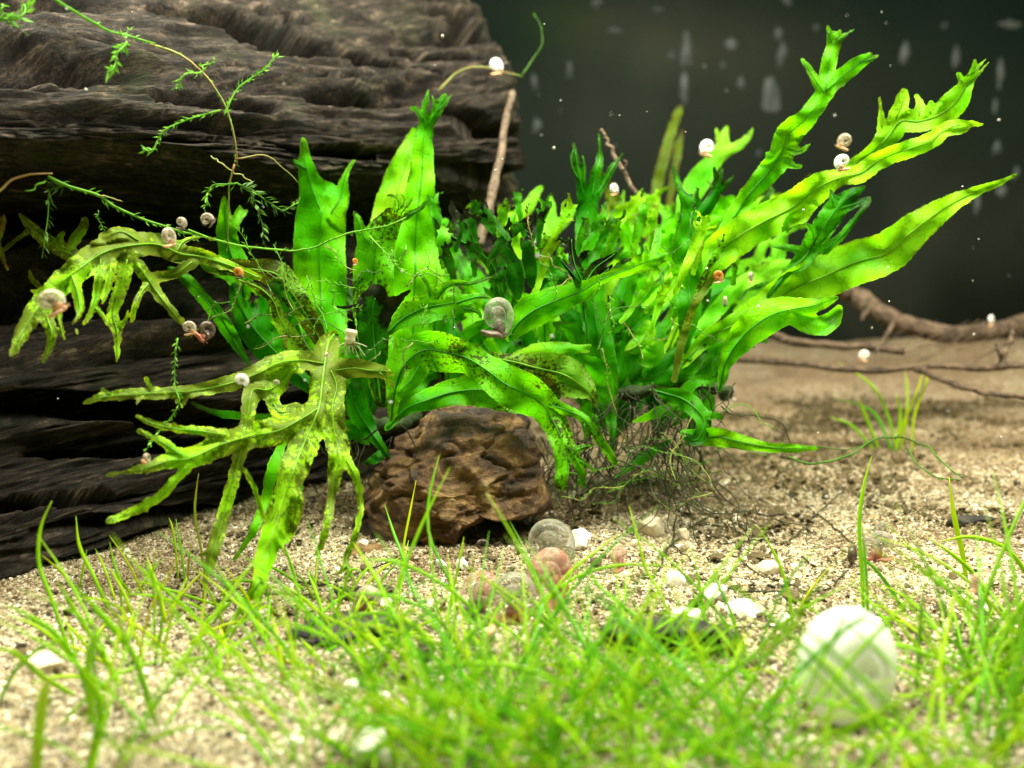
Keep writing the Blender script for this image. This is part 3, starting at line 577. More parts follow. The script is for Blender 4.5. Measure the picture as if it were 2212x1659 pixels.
# --- tall upright blades
leaf(fl, [(S(738,830,22, 705,740,46, 694,640,56, 690,560,57, 692,480,54, 697,440,50), 17.6, 17.9), (S(690,450,44, 672,400,26, 660,350,15, 655,300,5), None, -.2), (S(662,365,9, 642,352,7, 622,345,3), None, 0), (S(715,460,32, 735,425,20, 742,390,9, 752,365,6, 768,342,3), None, .2)], G_BRIGHT, fold=.25, rib=2, wave=.12)
leaf(fl, [(S(850,760,30, 833,640,46, 838,540,46, 850,450,42, 866,380,32, 884,320,19, 893,280,6), 18.6, 19.2)], G_YEL, fold=.2, rib=1, wave=.2)
leaf(fl, [(S(895,780,30, 893,680,46, 897,590,48, 898,500,40, 905,430,34, 912,367,26, 914,310,21, 920,268,17), 18.0, 18.2), (S(918,280,12, 916,240,8, 922,215,6, 926,190,2.5), None, 0), (S(915,262,9, 903,240,7, 890,232,5), None, .1), (S(921,275,13, 940,245,14, 952,222,9, 962,204,3), None, -.1), (S(945,240,7, 962,222,5, 978,200,2), None, 0), (S(938,235,6,936,215,4,930,200,2), None, 0)], G_BRIGHT, fold=.2, rib=2, wave=.2)
leaf(fl, [(S(820,850,18, 812,740,38, 808,660,45, 806,600,44, 810,545,42, 825,505,34, 848,470,22), 16.9, 16.7), (S(800,530,24, 780,500,14, 772,470,8, 764,456,3), None, -.1), (S(855,468,18, 862,440,7, 852,425,5, 838,422,3), None, -.2), (S(866,462,10, 884,440,6, 893,425,2.5), None, -.2), (S(865,472,12, 900,455,7, 918,440,5, 927,424,2), None, 0), (S(850,460,8,870,445,4,872,425,3,862,418,2), None, -.3)], G_SPECK, fold=.15, rib=2, wave=.15, label='speckled green leaf with dark curled fingers at the tip')
leaf(fl, [(S(822,870,12, 812,780,26, 806,710,34, 806,660,34, 815,635,22), 16.4, 16.2), (S(800,670,18, 770,662,6, 745,665,4, 725,662,2), None, 0), (S(825,665,22, 858,648,10, 885,628,3), None, -.1), (S(835,690,14, 852,665,8, 870,645,3), None, 0)], G_BLACK, fold=.2, rib=1, wave=.1, label='dark leaf fringed with black algae')
leaf(fl, [(S(838,720,6, 862,695,18, 892,676,30, 930,662,34, 968,656,28, 990,652,18), 16.2, 15.9), (S(945,645,22, 962,622,12, 985,612,8, 1020,612,6, 1050,602,6, 1078,594,3), None, .1), (S(985,655,18, 1015,645,12, 1040,640,6, 1062,644,4), None, -.1), (S(930,640,12, 922,612,6, 905,590,4, 898,570,2), None, 0), (S(1000,665,12,1030,672,7,1040,690,3), None, 0)], G_SPECK, fold=-.25, rib=2, wave=.12)
# --- the big arching leaves over the rock
leaf(fl, [(S(836,925,8, 875,885,14, 930,862,24, 985,846,30, 1045,842,38, 1105,852,40, 1160,862,30, 1200,850,14), 16.6, 16.4)], G_SPECK, fold=.3, rib=1, wave=.35, lam=1.2, label='heavily speckled leaf seen from below', tilt=.3)
leaf(fl, [(S(1040,770,14, 1110,782,18, 1160,795,34, 1215,808,42, 1250,828,30, 1275,850,14, 1292,882,2), 16.5, 16.3), (S(1230,840,22,1255,848,10,1282,852,3), None, 0)], G_HEAVY, fold=.2, rib=1, wave=.25, lam=1.1, label='yellow green leaf thick with brown algae')
leaf(fl, [(S(1095,782,5, 1125,766,12, 1165,757,17, 1210,752,15, 1250,753,10, 1278,746,3), 16.8, 16.4), (S(1250,757,6,1268,760,4,1280,755,2), None, 0)], G_YEL, fold=.3, wave=.1)
leaf(fl, [(S(846,905,8, 852,850,18, 872,790,38, 915,757,40, 960,762,42, 1005,772,34, 1045,795,32, 1090,828,42, 1135,850,44, 1172,875,34, 1198,915,28, 1214,955,25, 1214,1000,17, 1214,1050,13), 16.2, 14.9),
  (S(905,790,26, 890,818,22, 872,836,12, 862,846,4), None, -.2), (S(1190,875,18, 1228,888,12, 1262,905,11, 1285,935,11, 1308,968,11, 1322,990,8, 1330,1003,3), None, .1), (S(1262,915,6,1266,940,5,1258,955,4), None, 0),
  (S(1222,960,18, 1240,985,13, 1254,1015,11, 1262,1052,6), None, .1), (S(1240,975,10, 1262,965,7, 1284,962,2.5), None, .2), (S(1252,995,8, 1275,1008,5, 1290,1026,2), None, .1), (S(1205,1030,8,1203,1052,4), None, 0), (S(1250,1035,6,1245,1058,3), None, 0)], G_SPECK, fold=.35, rib=2, wave=.4, lam=1.5, tilt=-.15, label='large arching leaf bending down over the rock to a forked tip')
# --- left drooping yellow frond
leaf(fl, [(S(560,600,8, 500,575,14, 435,555,20, 390,548,26, 340,528,28, 285,530,34, 225,545,38, 172,580,34, 128,615,30, 85,660,28, 58,700,20, 38,735,13, 24,766,4), 15.8, 13.0),
  (S(300,520,20, 262,500,13, 225,512,14), None, -.2), (S(155,595,18, 168,635,13, 172,675,11, 155,700,4), None, -.4), (S(218,560,20, 214,605,14, 206,650,11, 194,680,9, 180,700,5), None, -.4), (S(206,665,8, 222,682,7, 230,700,4), None, 0),
  (S(275,560,24, 262,620,19, 244,675,16, 252,712,13, 254,745,9, 252,785,4), None, -.3), (S(262,700,9,272,690,7,276,672,4), None, 0), (S(300,575,18, 335,625,15, 362,660,12, 392,696,10), None, .3), (S(100,680,20, 112,720,16, 106,750,12, 94,782,6), None, -.1), (S(52,720,12, 40,745,9, 34,762,4), None, 0), (S(380,545,14,400,520,8,440,512,5,480,525,3), None, .3),
  (S(330,600,12, 300,640,8, 285,690,7), None, -.2), (S(415,565,18,380,590,14,330,600,12), None, -.2), (S(240,580,16,232,625,9,220,655,5), None, -.3), (S(120,640,12,128,690,8,140,740,5), None, -.2)],
  G_OLD, fold=.35, rib=2, wave=.3, frill=.5, thin=.86, serr=.24, label='long yellowish frond drooping to the left with dangling fingers')
leaf(fl, [(S(430,562,6, 458,575,16, 500,578,20, 550,582,22, 596,592,30, 622,622,30, 646,655,24, 672,700,22, 700,748,14, 722,790,8), 16.0, 17.0)], G_HEAVY, fold=.5, rib=1, wave=.4, lam=1.4, tilt=-.2, label='folded brown speckled leaf curling over at the top')
leaf(fl, [(S(515,605,5, 560,622,9, 590,650,11, 605,690,14, 628,730,20, 655,770,20, 690,820,10), 15.8, 16.8)], G_HEAVY, fold=.4, rib=1, wave=.1, label='narrow brownish leaf in the fold')
leaf(fl, [(S(690,850,14, 630,795,28, 585,750,38, 545,705,34, 520,660,24, 505,620,10), 17.3, 16.9), (S(560,700,18,570,650,12,560,615,5), None, .3), (S(600,740,18,632,690,14,640,655,6), None, .2)], G_DEEP, fold=.3, rib=1, wave=.2)
leaf(fl, [(S(540,792,3, 505,735,14, 478,690,16, 445,650,14, 410,610,14, 365,578,5), 16.9, 15.8), (S(470,680,9,490,690,6,500,702,3), None, -.1)], G_DEEP, fold=.5, wave=.15, rib=1)
leaf(fl, [(S(530,640,10, 515,590,30, 498,545,26, 489,500,22, 486,460,14, 484,424,4), 17.0, 16.8), (S(500,500,14, 512,470,11, 520,442,5), None, .2), (S(506,490,10, 524,465,6, 533,456,3), None, .2)], G_BRIGHT, fold=.3, rib=1, wave=.2)
leaf(fl, [(S(240,590,8, 190,565,14, 130,538,17, 95,515,14, 62,485,11, 44,464,4), 16.5, 16.0), (S(150,538,12, 165,510,13, 180,492,12, 182,476,9), None, .2), (S(135,535,10,130,512,9,136,505,6), None, 0), (S(60,500,6, 20,530,6, 2,545,4), None, 0)], G_OLD, fold=.3, rib=1, wave=.15)
# --- near front frond
leaf(fl, [(S(722,722,10, 708,745,28, 701,790,33, 695,835,31, 688,885,32, 664,940,38, 640,1000,38, 620,1058,34, 598,1131,32, 577,1190,28, 563,1245,20, 556,1290,14, 551,1340,9, 548,1395,4), 15.6, 12.4),
  (S(700,785,24, 650,778,24, 601,785,26, 560,805,26, 492,829,21, 419,844,17, 346,848,17, 274,852,15, 219,858,11, 182,870,4), None, -1.5), (S(325,842,10, 316,818,8), None, 0), (S(240,853,8,222,842,6), None, 0),
  (S(640,795,26, 585,840,26, 548,842,24, 536,890,17, 527,950,18, 512,1010,16, 490,1085,18, 468,1165,19, 452,1222,14, 440,1280,5), None, -1.6),
  (S(690,880,24, 650,905,34, 601,930,36, 540,942,34, 474,962,31, 412,989,26, 365,995,20, 310,1012,12, 232,1027,5), None, -1.7), (S(395,985,16, 350,955,12, 300,930,6), None, -.1), (S(490,940,18, 440,932,13, 380,926,11, 335,916,10, 297,900,5), None, -.2),
  (S(402,1008,16, 372,1045,12, 340,1075,12, 290,1103,14, 235,1126,10), None, -.2), (S(590,870,20,605,890,20,640,885,20), None, 0), (S(530,1015,8, 548,1050,8, 560,1090,9, 574,1130,6), None, .2),
  (S(641,1070,18, 636,1120,16, 618,1165,12), None, .3), (S(715,800,20, 727,835,24, 718,880,32, 722,930,29, 732,986,28, 722,1035,17, 711,1105,13, 697,1165,10, 682,1200,4), None, -1.1),
  (S(748,992,15, 772,1040,11, 779,1095,10, 768,1155,9, 748,1210,10, 758,1240,8, 769,1268,4), None, -.5), (S(748,1222,8, 730,1240,5), None, 0), (S(725,800,24, 765,795,26, 800,800,20, 828,800,14, 848,808,6), None, -.2), (S(820,805,9, 842,822,6, 850,840,3), None, .2), (S(565,1250,14,530,1300,12,500,1345,7,484,1375,3), None, -.4)],
  G_OLD, fold=.3, rib=2, wave=.25, step=3.4, frill=.35, thin=.84, serr=.24, holes=[(643,838,20,30)], label='nearest big yellow green frond hanging forward with long split fingers')
leaf(fl, [(S(620,940,8, 590,1010,13, 570,1090,11, 545,1150,10, 505,1210,4), 16.0, 15.2)], G_BRIGHT, wave=.05)
leaf(fl, [(S(600,900,8, 520,898,10, 470,892,8, 416,872,4), 16.4, 15.6)], G_DEEP, wave=.05)
leaf(fl, [(S(850,1000,6, 800,930,16, 770,880,26, 765,840,16), 17.0, 16.6), (S(775,880,12,748,862,6,735,850,3), None, 0)], G_DEEP, fold=.3, rib=1)
fr = thing('java_fern', 'right forked java fern leaning to the upper right with long wavy bright green leaves', 'aquarium plant', tuple(W(1420, 880, 18.5)))
leaf(fr, [(S(1440,720,10, 1490,640,16, 1540,560,18, 1580,480,20, 1618,420,20, 1660,372,25, 1688,333,26, 1702,293,28, 1735,263,23, 1762,230,20, 1785,195,18), 18.3, 17.2),
  (S(1783,200,15, 1788,150,18, 1797,110,16, 1803,80,14), None, .1), (S(1796,95,9, 1788,57,5), None, 0), (S(1806,85,8, 1815,66,5), None, 0), (S(1808,88,10, 1828,74,6, 1849,61,2.5), None, 0),
  (S(1785,195,16, 1825,160,19, 1856,135,15, 1878,118,7), None, -.2), (S(1860,135,10, 1884,126,6, 1896,121,2.5), None, 0), (S(1780,200,10, 1765,178,12, 1748,150,8, 1731,126,4), None, 0),
  (S(1700,320,14, 1728,326,8, 1753,310,4), None, .1), (S(1695,345,14, 1715,358,7, 1739,359,3), None, .1), (S(1690,310,8, 1668,338,6, 1654,329,3), None, 0)], G_BRIGHT, rib=2, wave=.3, lam=1.3, fold=.2)
leaf(fr, [(S(1700,500,5, 1775,425,12, 1795,388,13, 1842,357,14, 1888,326,17, 1918,295,24, 1945,262,26, 1985,262,24, 2030,247,26, 2062,222,28, 2085,188,16, 2100,160,9, 2106,130,4), 18.0, 17.2),
  (S(1905,275,12, 1903,240,6, 1900,211,3), None, 0), (S(1935,255,18, 1948,222,17, 1953,197,8), None, 0), (S(1985,250,16, 1988,225,10, 1980,208,6), None, .2), (S(2088,185,8, 2112,160,5, 2143,127,2.5), None, 0), (S(2098,160,5,2118,140,4,2132,125,2), None, 0), (S(2080,180,8, 2070,160,6), None, 0), (S(2010,245,12,2012,222,8), None, 0)], G_YEL, rib=2, wave=.25, fold=-.2, lam=1.2)
leaf(fr, [(S(1440,760,8, 1475,680,14, 1510,610,24, 1545,553,36, 1600,508,38, 1655,476,38, 1712,448,36, 1768,405,30, 1810,385,20, 1858,374,20, 1890,352,20, 1928,334,19, 1968,320,19, 2008,305,18, 2042,280,16, 2080,268,10, 2122,269,4), 18.0, 16.9),
  (S(2040,285,10,2075,285,6,2096,275,3), None, 0), (S(1735,455,20,1732,470,14,1715,475,6), None, .3)], G_YEL, rib=1, wave=.55, lam=1.5, fold=.15, label='longest wavy leaf reaching the upper right corner')
leaf(fr, [(S(1470,790,10, 1530,730,18, 1590,700,25, 1660,658,34, 1720,622,42, 1790,592,48, 1850,566,47, 1915,547,44, 1960,508,38, 2010,470,30, 2058,438,19, 2110,413,11, 2155,397,7, 2196,376,4), 18.0, 17.0)], G_YEL, rib=1, wave=.5, lam=1.9, fold=.12, label='broad wavy leaf with a pointed tip at the right edge')
leaf(fr, [(S(1554,845,5, 1566,790,14, 1590,745,26, 1625,708,36, 1668,680,36, 1712,668,26, 1750,662,17, 1785,652,11, 1808,643,4), 16.7, 15.9), (S(1700,672,22, 1735,692,24, 1768,704,22, 1796,694,20, 1812,665,9), None, .5)], G_BRIGHT, rib=1, wave=.3, fold=.45, lam=2.2, label='front leaf curving up to the right with a hanging flap')
leaf(fr, [(S(1458,820,8, 1468,760,9, 1485,700,9, 1505,650,10, 1530,612,8, 1548,590,6), 17.2, 17.0)], G_OLIVE, wave=.05, fold=0)
leaf(fr, [(S(1500,720,8, 1530,690,16, 1570,645,18, 1605,610,17, 1645,590,17, 1680,575,14, 1705,566,6), 18.8, 19.4)], G_BACK, wave=.35, lam=1.0)
leaf(fr, [(S(1322,1000,4, 1322,920,10, 1312,850,24, 1300,780,32, 1290,710,30, 1280,650,28, 1272,590,30, 1270,530,27, 1270,470,27, 1270,420,22), 17.6, 18.2),
  (S(1262,425,16, 1252,380,12, 1246,347,8, 1239,308,3), None, 0), (S(1280,425,16, 1286,380,13, 1295,344,9, 1293,279,2.5), None, .1), (S(1290,420,12, 1310,385,10, 1326,358,7, 1345,331,2.5), None, .2), (S(1252,390,6,1236,360,4,1235,335,3,1242,318,2), None, 0), (S(1262,400,6,1262,360,5,1258,330,2.5), None, 0)], G_BLACK if False else G_DEEP, rib=2, wave=.15, fold=.2)
leaf(fr, [(S(1478,760,8, 1488,680,24, 1488,606,30, 1485,540,31, 1492,481,27, 1494,440,22), 17.5, 17.3), (S(1485,440,14, 1468,405,8, 1461,380,7, 1450,355,4), None, .2), (S(1500,440,10, 1506,415,6, 1513,396,3), None, 0), (S(1505,470,18, 1532,440,15, 1550,405,12, 1560,365,4), None, -.1), (S(1550,415,10, 1572,395,7, 1588,376,3), None, 0), (S(1455,360,4,1446,355,3,1440,362,2), None, 0), (S(1545,400,6,1545,375,4,1540,355,2), None, 0)], G_DEEP, rib=1, wave=.25, fold=.35, label='dark green leaf with black feathery fingers')
leaf(fr, [(S(1470,470,10, 1488,427,25, 1512,386,26, 1536,353,20, 1557,325,17, 1563,296,12, 1570,275,5), 21.5, 22.0), (S(1560,335,12, 1592,315,11, 1615,298,8, 1628,272,3), None, .2), (S(1555,310,9, 1548,280,5), None, 0)], G_BACK, wave=.2)
leaf(fr, [(S(1660,640,6, 1700,590,10, 1738,556,20, 1770,505,24, 1800,460,25, 1828,430,18, 1868,404,4), 17.6, 17.2), (S(1815,450,14, 1848,440,10, 1878,428,4), None, 0), (S(1748,545,10, 1708,536,9, 1668,532,4), None, -.2), (S(1780,540,12, 1815,512,9, 1850,470,8, 1880,432,4), None, -.2), (S(1800,440,8,1795,410,5), None, .1), (S(1760,530,10,1755,500,8,1738,478,3), None, -.3)], G_SPECK if False else G_DEEP, rib=2, wave=.25, fold=.3)
leaf(fr, [(S(1100,730,10, 1118,700,26, 1152,672,36, 1195,652,32, 1228,640,26, 1262,626,20, 1300,603,12, 1345,586,13, 1385,570,18, 1412,560,14, 1440,548,5), 16.8, 15.8), (S(1380,568,12, 1370,556,6, 1360,551,2), None, 0), (S(1395,560,12, 1396,540,6, 1394,530,2.5), None, 0), (S(1400,575,10, 1420,582,5, 1430,586,2), None, 0), (S(1410,562,10,1418,525,9,1424,490,7), None, .4)], G_YEL if False else G_BRIGHT, rib=1, wave=.25, fold=.3, label='narrow twisted leaf crossing in front to the right')
leaf(fr, [(S(1270,740,4, 1264,680,5, 1259,635,8, 1255,605,16), 16.6, 16.3), (S(1262,615,18, 1243,575,13, 1236,540,8, 1235,505,3), None, 0), (S(1262,615,14, 1285,580,14, 1312,560,9, 1334,544,3), None, .1), (S(1255,610,10, 1232,585,6, 1204,551,3), None, -.1), (S(1270,610,8, 1300,592,6, 1325,572,2.5), None, 0)], G_BLACK, rib=2, wave=.15, label='small dark hand shaped leaf')
leaf(fr, [(S(1118,640,10, 1110,590,22, 1090,550,22, 1082,520,14), 17.3, 17.2), (S(1085,530,10, 1078,498,5, 1070,465,2.5), None, 0), (S(1095,525,10,1102,500,5,1098,480,3), None, 0), (S(1075,540,8,1062,515,4,1060,500,2), None, 0)], G_BLACK, wave=.15)
leaf(fr, [(S(1150,620,8, 1145,570,16, 1138,530,12), 17.4, 17.2), (S(1138,535,9, 1152,500,5, 1155,470,4, 1150,446,2), None, 0), (S(1132,535,8,1126,510,4,1130,495,2), None, 0)], G_BLACK, wave=.1)
leaf(fr, [(S(1120,580,12, 1168,575,26, 1210,580,20, 1222,600,8), 17.6, 17.2), (S(1130,570,10,1112,560,5,1100,545,2), None, 0)], G_DEEP, wave=.2)
leaf(fr, [(S(1080,640,14, 1065,575,14, 1020,535,11, 985,515,8, 955,500,6, 938,478,5, 929,447,2.5), 17.6, 16.9), (S(1015,525,10, 1000,495,13, 984,465,8, 974,434,4), None, .1), (S(1005,500,9, 1020,480,5, 1027,450,2.5), None, 0), (S(985,470,6,972,450,4,965,425,2), None, 0)], G_BLACK, rib=1, wave=.15)
leaf(fr, [(S(935,640,12, 952,600,18, 955,570,20, 932,535,17, 937,498,16, 962,480,10), 19.5, 19.8)], G_BACK, wave=.2)
leaf(fr, [(S(1112,600,14, 1112,540,22, 1105,490,24, 1130,462,16, 1150,430,12, 1168,406,6), 20.5, 21.2), (S(1095,480,14, 1082,455,8, 1080,440,4), None, 0), (S(1010,450,6,1026,436,6), None, 0)], G_YEL, wave=.15)
leaf(fr, [(S(1168,600,8, 1172,540,16, 1183,490,20, 1190,455,12, 1190,425,5), 20.8, 21.4), (S(1200,495,14, 1225,470,11, 1245,448,6), None, 0)], G_BACK, wave=.15)
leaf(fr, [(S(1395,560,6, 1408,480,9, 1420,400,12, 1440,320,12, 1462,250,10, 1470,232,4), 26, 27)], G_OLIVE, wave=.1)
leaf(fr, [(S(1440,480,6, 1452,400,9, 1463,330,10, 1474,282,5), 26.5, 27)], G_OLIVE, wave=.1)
# lower right small leaves
leaf(fr, [(S(1404,842,4, 1438,850,14, 1475,862,20, 1505,885,20, 1522,915,16, 1505,950,14, 1480,945,6), 17.3, 16.8), (S(1520,900,12,1548,898,9,1560,905,4), None, -.1)], G_DEEP, rib=1, wave=.3, lam=1.2)
leaf(fr, [(S(1368,912,4, 1400,900,9, 1432,888,13, 1470,872,8, 1500,868,4), 17.0, 17.4)], G_BRIGHT, wave=.15)
leaf(fr, [(S(1475,935,8, 1520,945,18, 1560,945,20, 1600,955,16, 1660,966,12, 1715,968,11, 1778,968,3), 17.0, 16.8)], G_BRIGHT, rib=1, wave=.3, lam=1.1)
leaf(fr, [(S(1330,1030,5, 1370,1000,12, 1410,975,12, 1445,955,8), 17.2, 17.6)], G_DEEP, wave=.1)
leaf(fr, [(S(1290,880,8,1270,830,16,1262,780,20,1240,720,20,1200,700,8), 18.0, 17.6)], G_DEEP, wave=.3, rib=1)
# --- inner and rear leaves that fill the clump
def rleaf(parent, x0, y0, x1, y1, w, d0, d1, mat, bend=0.15, prongs=3, dark=False, rib=None):
    dx, dy = x1-x0, y1-y0; L = math.hypot(dx, dy); nx_, ny_ = -dy/L, dx/L; b = bend*L*random.choice((-1, 1))
    P = []
    for t, r in ((0, .15), (.2, .5), (.42, .95), (.62, 1), (.8, .75), (1, .35)):
        o = b*math.sin(t*math.pi)+random.uniform(-.03, .03)*L; P += [x0+dx*t+nx_*o, y0+dy*t+ny_*o, max(3, w*r*random.uniform(.85, 1.15))]
    st = [(S(*P), d0, d1)]; a0 = math.atan2(dy, dx)
    for k in range(prongs):
        a = a0+random.uniform(-.9, .9); l = L*random.uniform(.12, .28); t = random.uniform(.78, .95); bx_, by_ = x0+dx*t, y0+dy*t; c = random.uniform(-.4, .4)
        st.append((S(bx_, by_, w*.42, bx_+l*.55*math.cos(a), by_+l*.55*math.sin(a), w*.24, bx_+l*math.cos(a+c), by_+l*math.sin(a+c), 2.5), None, random.uniform(-.2, .2)))
    return leaf(parent, st, mat, wave=.3, lam=random.uniform(1, 1.8), fold=random.uniform(-.2, .4), tilt=random.uniform(-.5, .5), step=4.2, rib=rib)
random.seed(21)
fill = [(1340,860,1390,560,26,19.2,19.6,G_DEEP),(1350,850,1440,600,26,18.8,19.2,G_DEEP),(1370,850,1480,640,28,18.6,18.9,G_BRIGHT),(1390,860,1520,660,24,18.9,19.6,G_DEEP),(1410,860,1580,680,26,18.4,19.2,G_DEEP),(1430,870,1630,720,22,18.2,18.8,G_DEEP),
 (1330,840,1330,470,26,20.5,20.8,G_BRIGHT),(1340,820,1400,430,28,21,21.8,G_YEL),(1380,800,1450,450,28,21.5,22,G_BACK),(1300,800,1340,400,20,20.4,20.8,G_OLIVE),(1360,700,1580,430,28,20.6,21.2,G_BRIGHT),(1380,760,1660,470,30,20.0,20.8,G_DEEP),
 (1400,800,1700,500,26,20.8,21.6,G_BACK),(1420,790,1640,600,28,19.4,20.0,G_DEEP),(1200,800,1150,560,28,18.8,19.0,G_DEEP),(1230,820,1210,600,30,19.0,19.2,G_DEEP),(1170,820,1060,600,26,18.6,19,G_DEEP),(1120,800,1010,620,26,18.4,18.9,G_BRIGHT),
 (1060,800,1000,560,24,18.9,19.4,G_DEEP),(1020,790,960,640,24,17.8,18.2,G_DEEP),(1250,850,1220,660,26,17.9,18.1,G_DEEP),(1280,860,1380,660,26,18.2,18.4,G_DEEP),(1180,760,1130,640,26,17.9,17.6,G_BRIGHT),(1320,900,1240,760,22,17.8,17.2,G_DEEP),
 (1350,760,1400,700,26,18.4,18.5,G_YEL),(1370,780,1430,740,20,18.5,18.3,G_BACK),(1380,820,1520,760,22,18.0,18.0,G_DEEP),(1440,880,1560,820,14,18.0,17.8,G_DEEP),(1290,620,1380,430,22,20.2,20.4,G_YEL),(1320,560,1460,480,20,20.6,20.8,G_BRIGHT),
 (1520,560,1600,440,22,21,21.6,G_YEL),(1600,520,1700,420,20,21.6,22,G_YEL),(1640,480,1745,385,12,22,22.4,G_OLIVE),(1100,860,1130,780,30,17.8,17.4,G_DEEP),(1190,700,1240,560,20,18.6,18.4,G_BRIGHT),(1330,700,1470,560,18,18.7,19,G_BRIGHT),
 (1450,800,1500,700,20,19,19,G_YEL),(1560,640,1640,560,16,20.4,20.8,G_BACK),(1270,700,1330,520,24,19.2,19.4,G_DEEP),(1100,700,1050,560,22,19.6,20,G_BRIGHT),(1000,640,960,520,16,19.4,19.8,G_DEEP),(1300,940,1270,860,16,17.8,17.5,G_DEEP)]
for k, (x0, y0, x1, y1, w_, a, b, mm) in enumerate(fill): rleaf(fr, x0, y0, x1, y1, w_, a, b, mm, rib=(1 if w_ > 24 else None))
for (x0, y0, x1, y1, w_, a, b, mm) in [(800,900,760,760,34,17.9,17.6,G_DEEP),(780,900,720,800,30,17.8,17.4,G_DEEP),(850,900,950,790,30,17.9,17.8,G_DEEP),(830,880,880,700,34,18.4,18.6,G_DEEP),(760,850,640,700,30,18,17.8,G_DEEP),(720,840,560,650,26,18,17.4,G_BRIGHT),(700,800,600,640,22,18.4,18,G_DEEP),
  (800,960,700,930,20,17.2,16.6,G_DEEP),(830,960,790,1000,12,17.2,16.8,G_DEEP),(640,760,520,700,22,17.6,17.2,G_BRIGHT),(960,840,1080,700,26,18.2,18,G_DEEP),(920,800,1000,660,26,18.4,18.2,G_DEEP),(560,640,470,590,16,17.2,16.6,G_SPECK),(790,870,770,640,30,17.9,18.0,G_DEEP),(620,720,590,610,16,16.8,16.4,G_DEEP),(700,930,640,1080,10,16.8,16.2,G_DEEP),(30,600,10,470,8,15,14.6,G_OLIVE),(60,560,110,640,7,15,15,G_OLIVE)]:
    rleaf(fl, x0, y0, x1, y1, w_, a, b, mm, rib=(1 if w_ > 24 else None))
random.seed(55)
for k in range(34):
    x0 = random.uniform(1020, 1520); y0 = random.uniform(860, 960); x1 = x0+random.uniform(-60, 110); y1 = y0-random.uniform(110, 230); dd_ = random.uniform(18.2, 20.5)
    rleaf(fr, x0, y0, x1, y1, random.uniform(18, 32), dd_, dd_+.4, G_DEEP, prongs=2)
random.seed(91)
for k in range(52):
    x0 = random.uniform(930, 1330) if k < 34 else random.uniform(1150, 1600); y0 = random.uniform(500, 640) if k < 34 else random.uniform(560, 760); a = random.uniform(-2.3, -.7) if k < 34 else random.uniform(-1.5, -.75); l = random.uniform(50, 110) if k < 34 else random.uniform(120, 230); dd_ = random.uniform(16.6, 18.2)
    st = [(S(x0, y0, 7, x0+math.cos(a)*l*.5, y0+math.sin(a)*l*.5, random.uniform(6, 13), x0+math.cos(a)*l*.8, y0+math.sin(a)*l*.8, 7), dd_, dd_-.1)]
    for j in range(random.randint(4, 7)):
        t = random.uniform(.4, .85); b = a+random.uniform(-1.1, 1.1); q_ = random.uniform(18, 50); c_ = random.uniform(-.7, .7); bx_ = x0+math.cos(a)*l*t; by_ = y0+math.sin(a)*l*t
        st.append((S(bx_, by_, 5, bx_+math.cos(b)*q_*.6, by_+math.sin(b)*q_*.6, 3.2, bx_+math.cos(b+c_)*q_, by_+math.sin(b+c_)*q_, 1.6), None, random.uniform(-.2, .2)))
    leaf(fr if x0 > 1000 else fl, st, random.choice((G_BLACK, G_BLACK, G_SPECK, G_DEEP) if k < 34 else (G_SPECK, G_BRIGHT, G_DEEP, G_YEL)), wave=.2, fold=.2, step=3.0)
# rhizomes and hanging dark roots
def rhiz(root, pts):
    P = crom(np.array([W(*p[:3]) for p in pts]), 26); b = Bag(); r = 0.13*(1+0.25*np.sin(np.arange(26)*1.3)); b.add(*tube(P, r, 10)); link('rhizome', b.mesh('rhizome', M_RHIZ, root.location), root)
rhiz(fl, [(700,860,18), (770,900,17.8), (840,920,17.4), (900,900,18)]); rhiz(fr, [(1280,850,18.6), (1370,850,18.3), (1450,830,18.2), (1530,830,18), (1570,850,17.6)])
def rootset(root, starts, n, L, seed):
    random.seed(seed); b = Bag()
    for i in range(n):
        x, y, d = random.choice(starts); x += random.uniform(-60, 60); y += random.uniform(-25, 25); d += random.uniform(-.6, .6)
        P = [W(x, y, d)]; v = np.array([random.gauss(0, .5), random.gauss(-.15, .4), -1.0]); l = L*random.uniform(.5, 1.3)
        for k in range(9):
            v = v+np.array([random.gauss(0, .34), random.gauss(0, .3), random.gauss(0, .25)]); v /= np.linalg.norm(v); q_ = P[-1]+v*l/9; q_[2] = max(q_[2], float(zg(q_[0], q_[1]))+0.02)
            P.append(q_)
        b.add(*tube(crom(np.array(P), 30), np.linspace(0.015, 0.005, 30)*random.uniform(.7, 1.3), 4), a=0.0)
    link('roots', b.mesh('roots', M_ROOT, root.location), root, kind='stuff')
rootset(fr, [(1380,900,17.8), (1440,920,17.6), (1500,900,17.8), (1340,960,17.4), (1470,960,17.2), (1420,1000,17)], 75, 2.3, 3)
rootset(fr, [(1340,860,18), (1400,850,17.8), (1470,850,17.6), (1540,850,17.6), (1260,920,18), (1210,960,18.2), (1300,940,18)], 70, 1.0, 13)  # extra dark roots, added to stand in for black shade at the clump base
rootset(fl, [(800,940,17.3), (730,930,17.4), (1260,960,17.8), (1220,980,17.6)], 40, 1.8, 4)
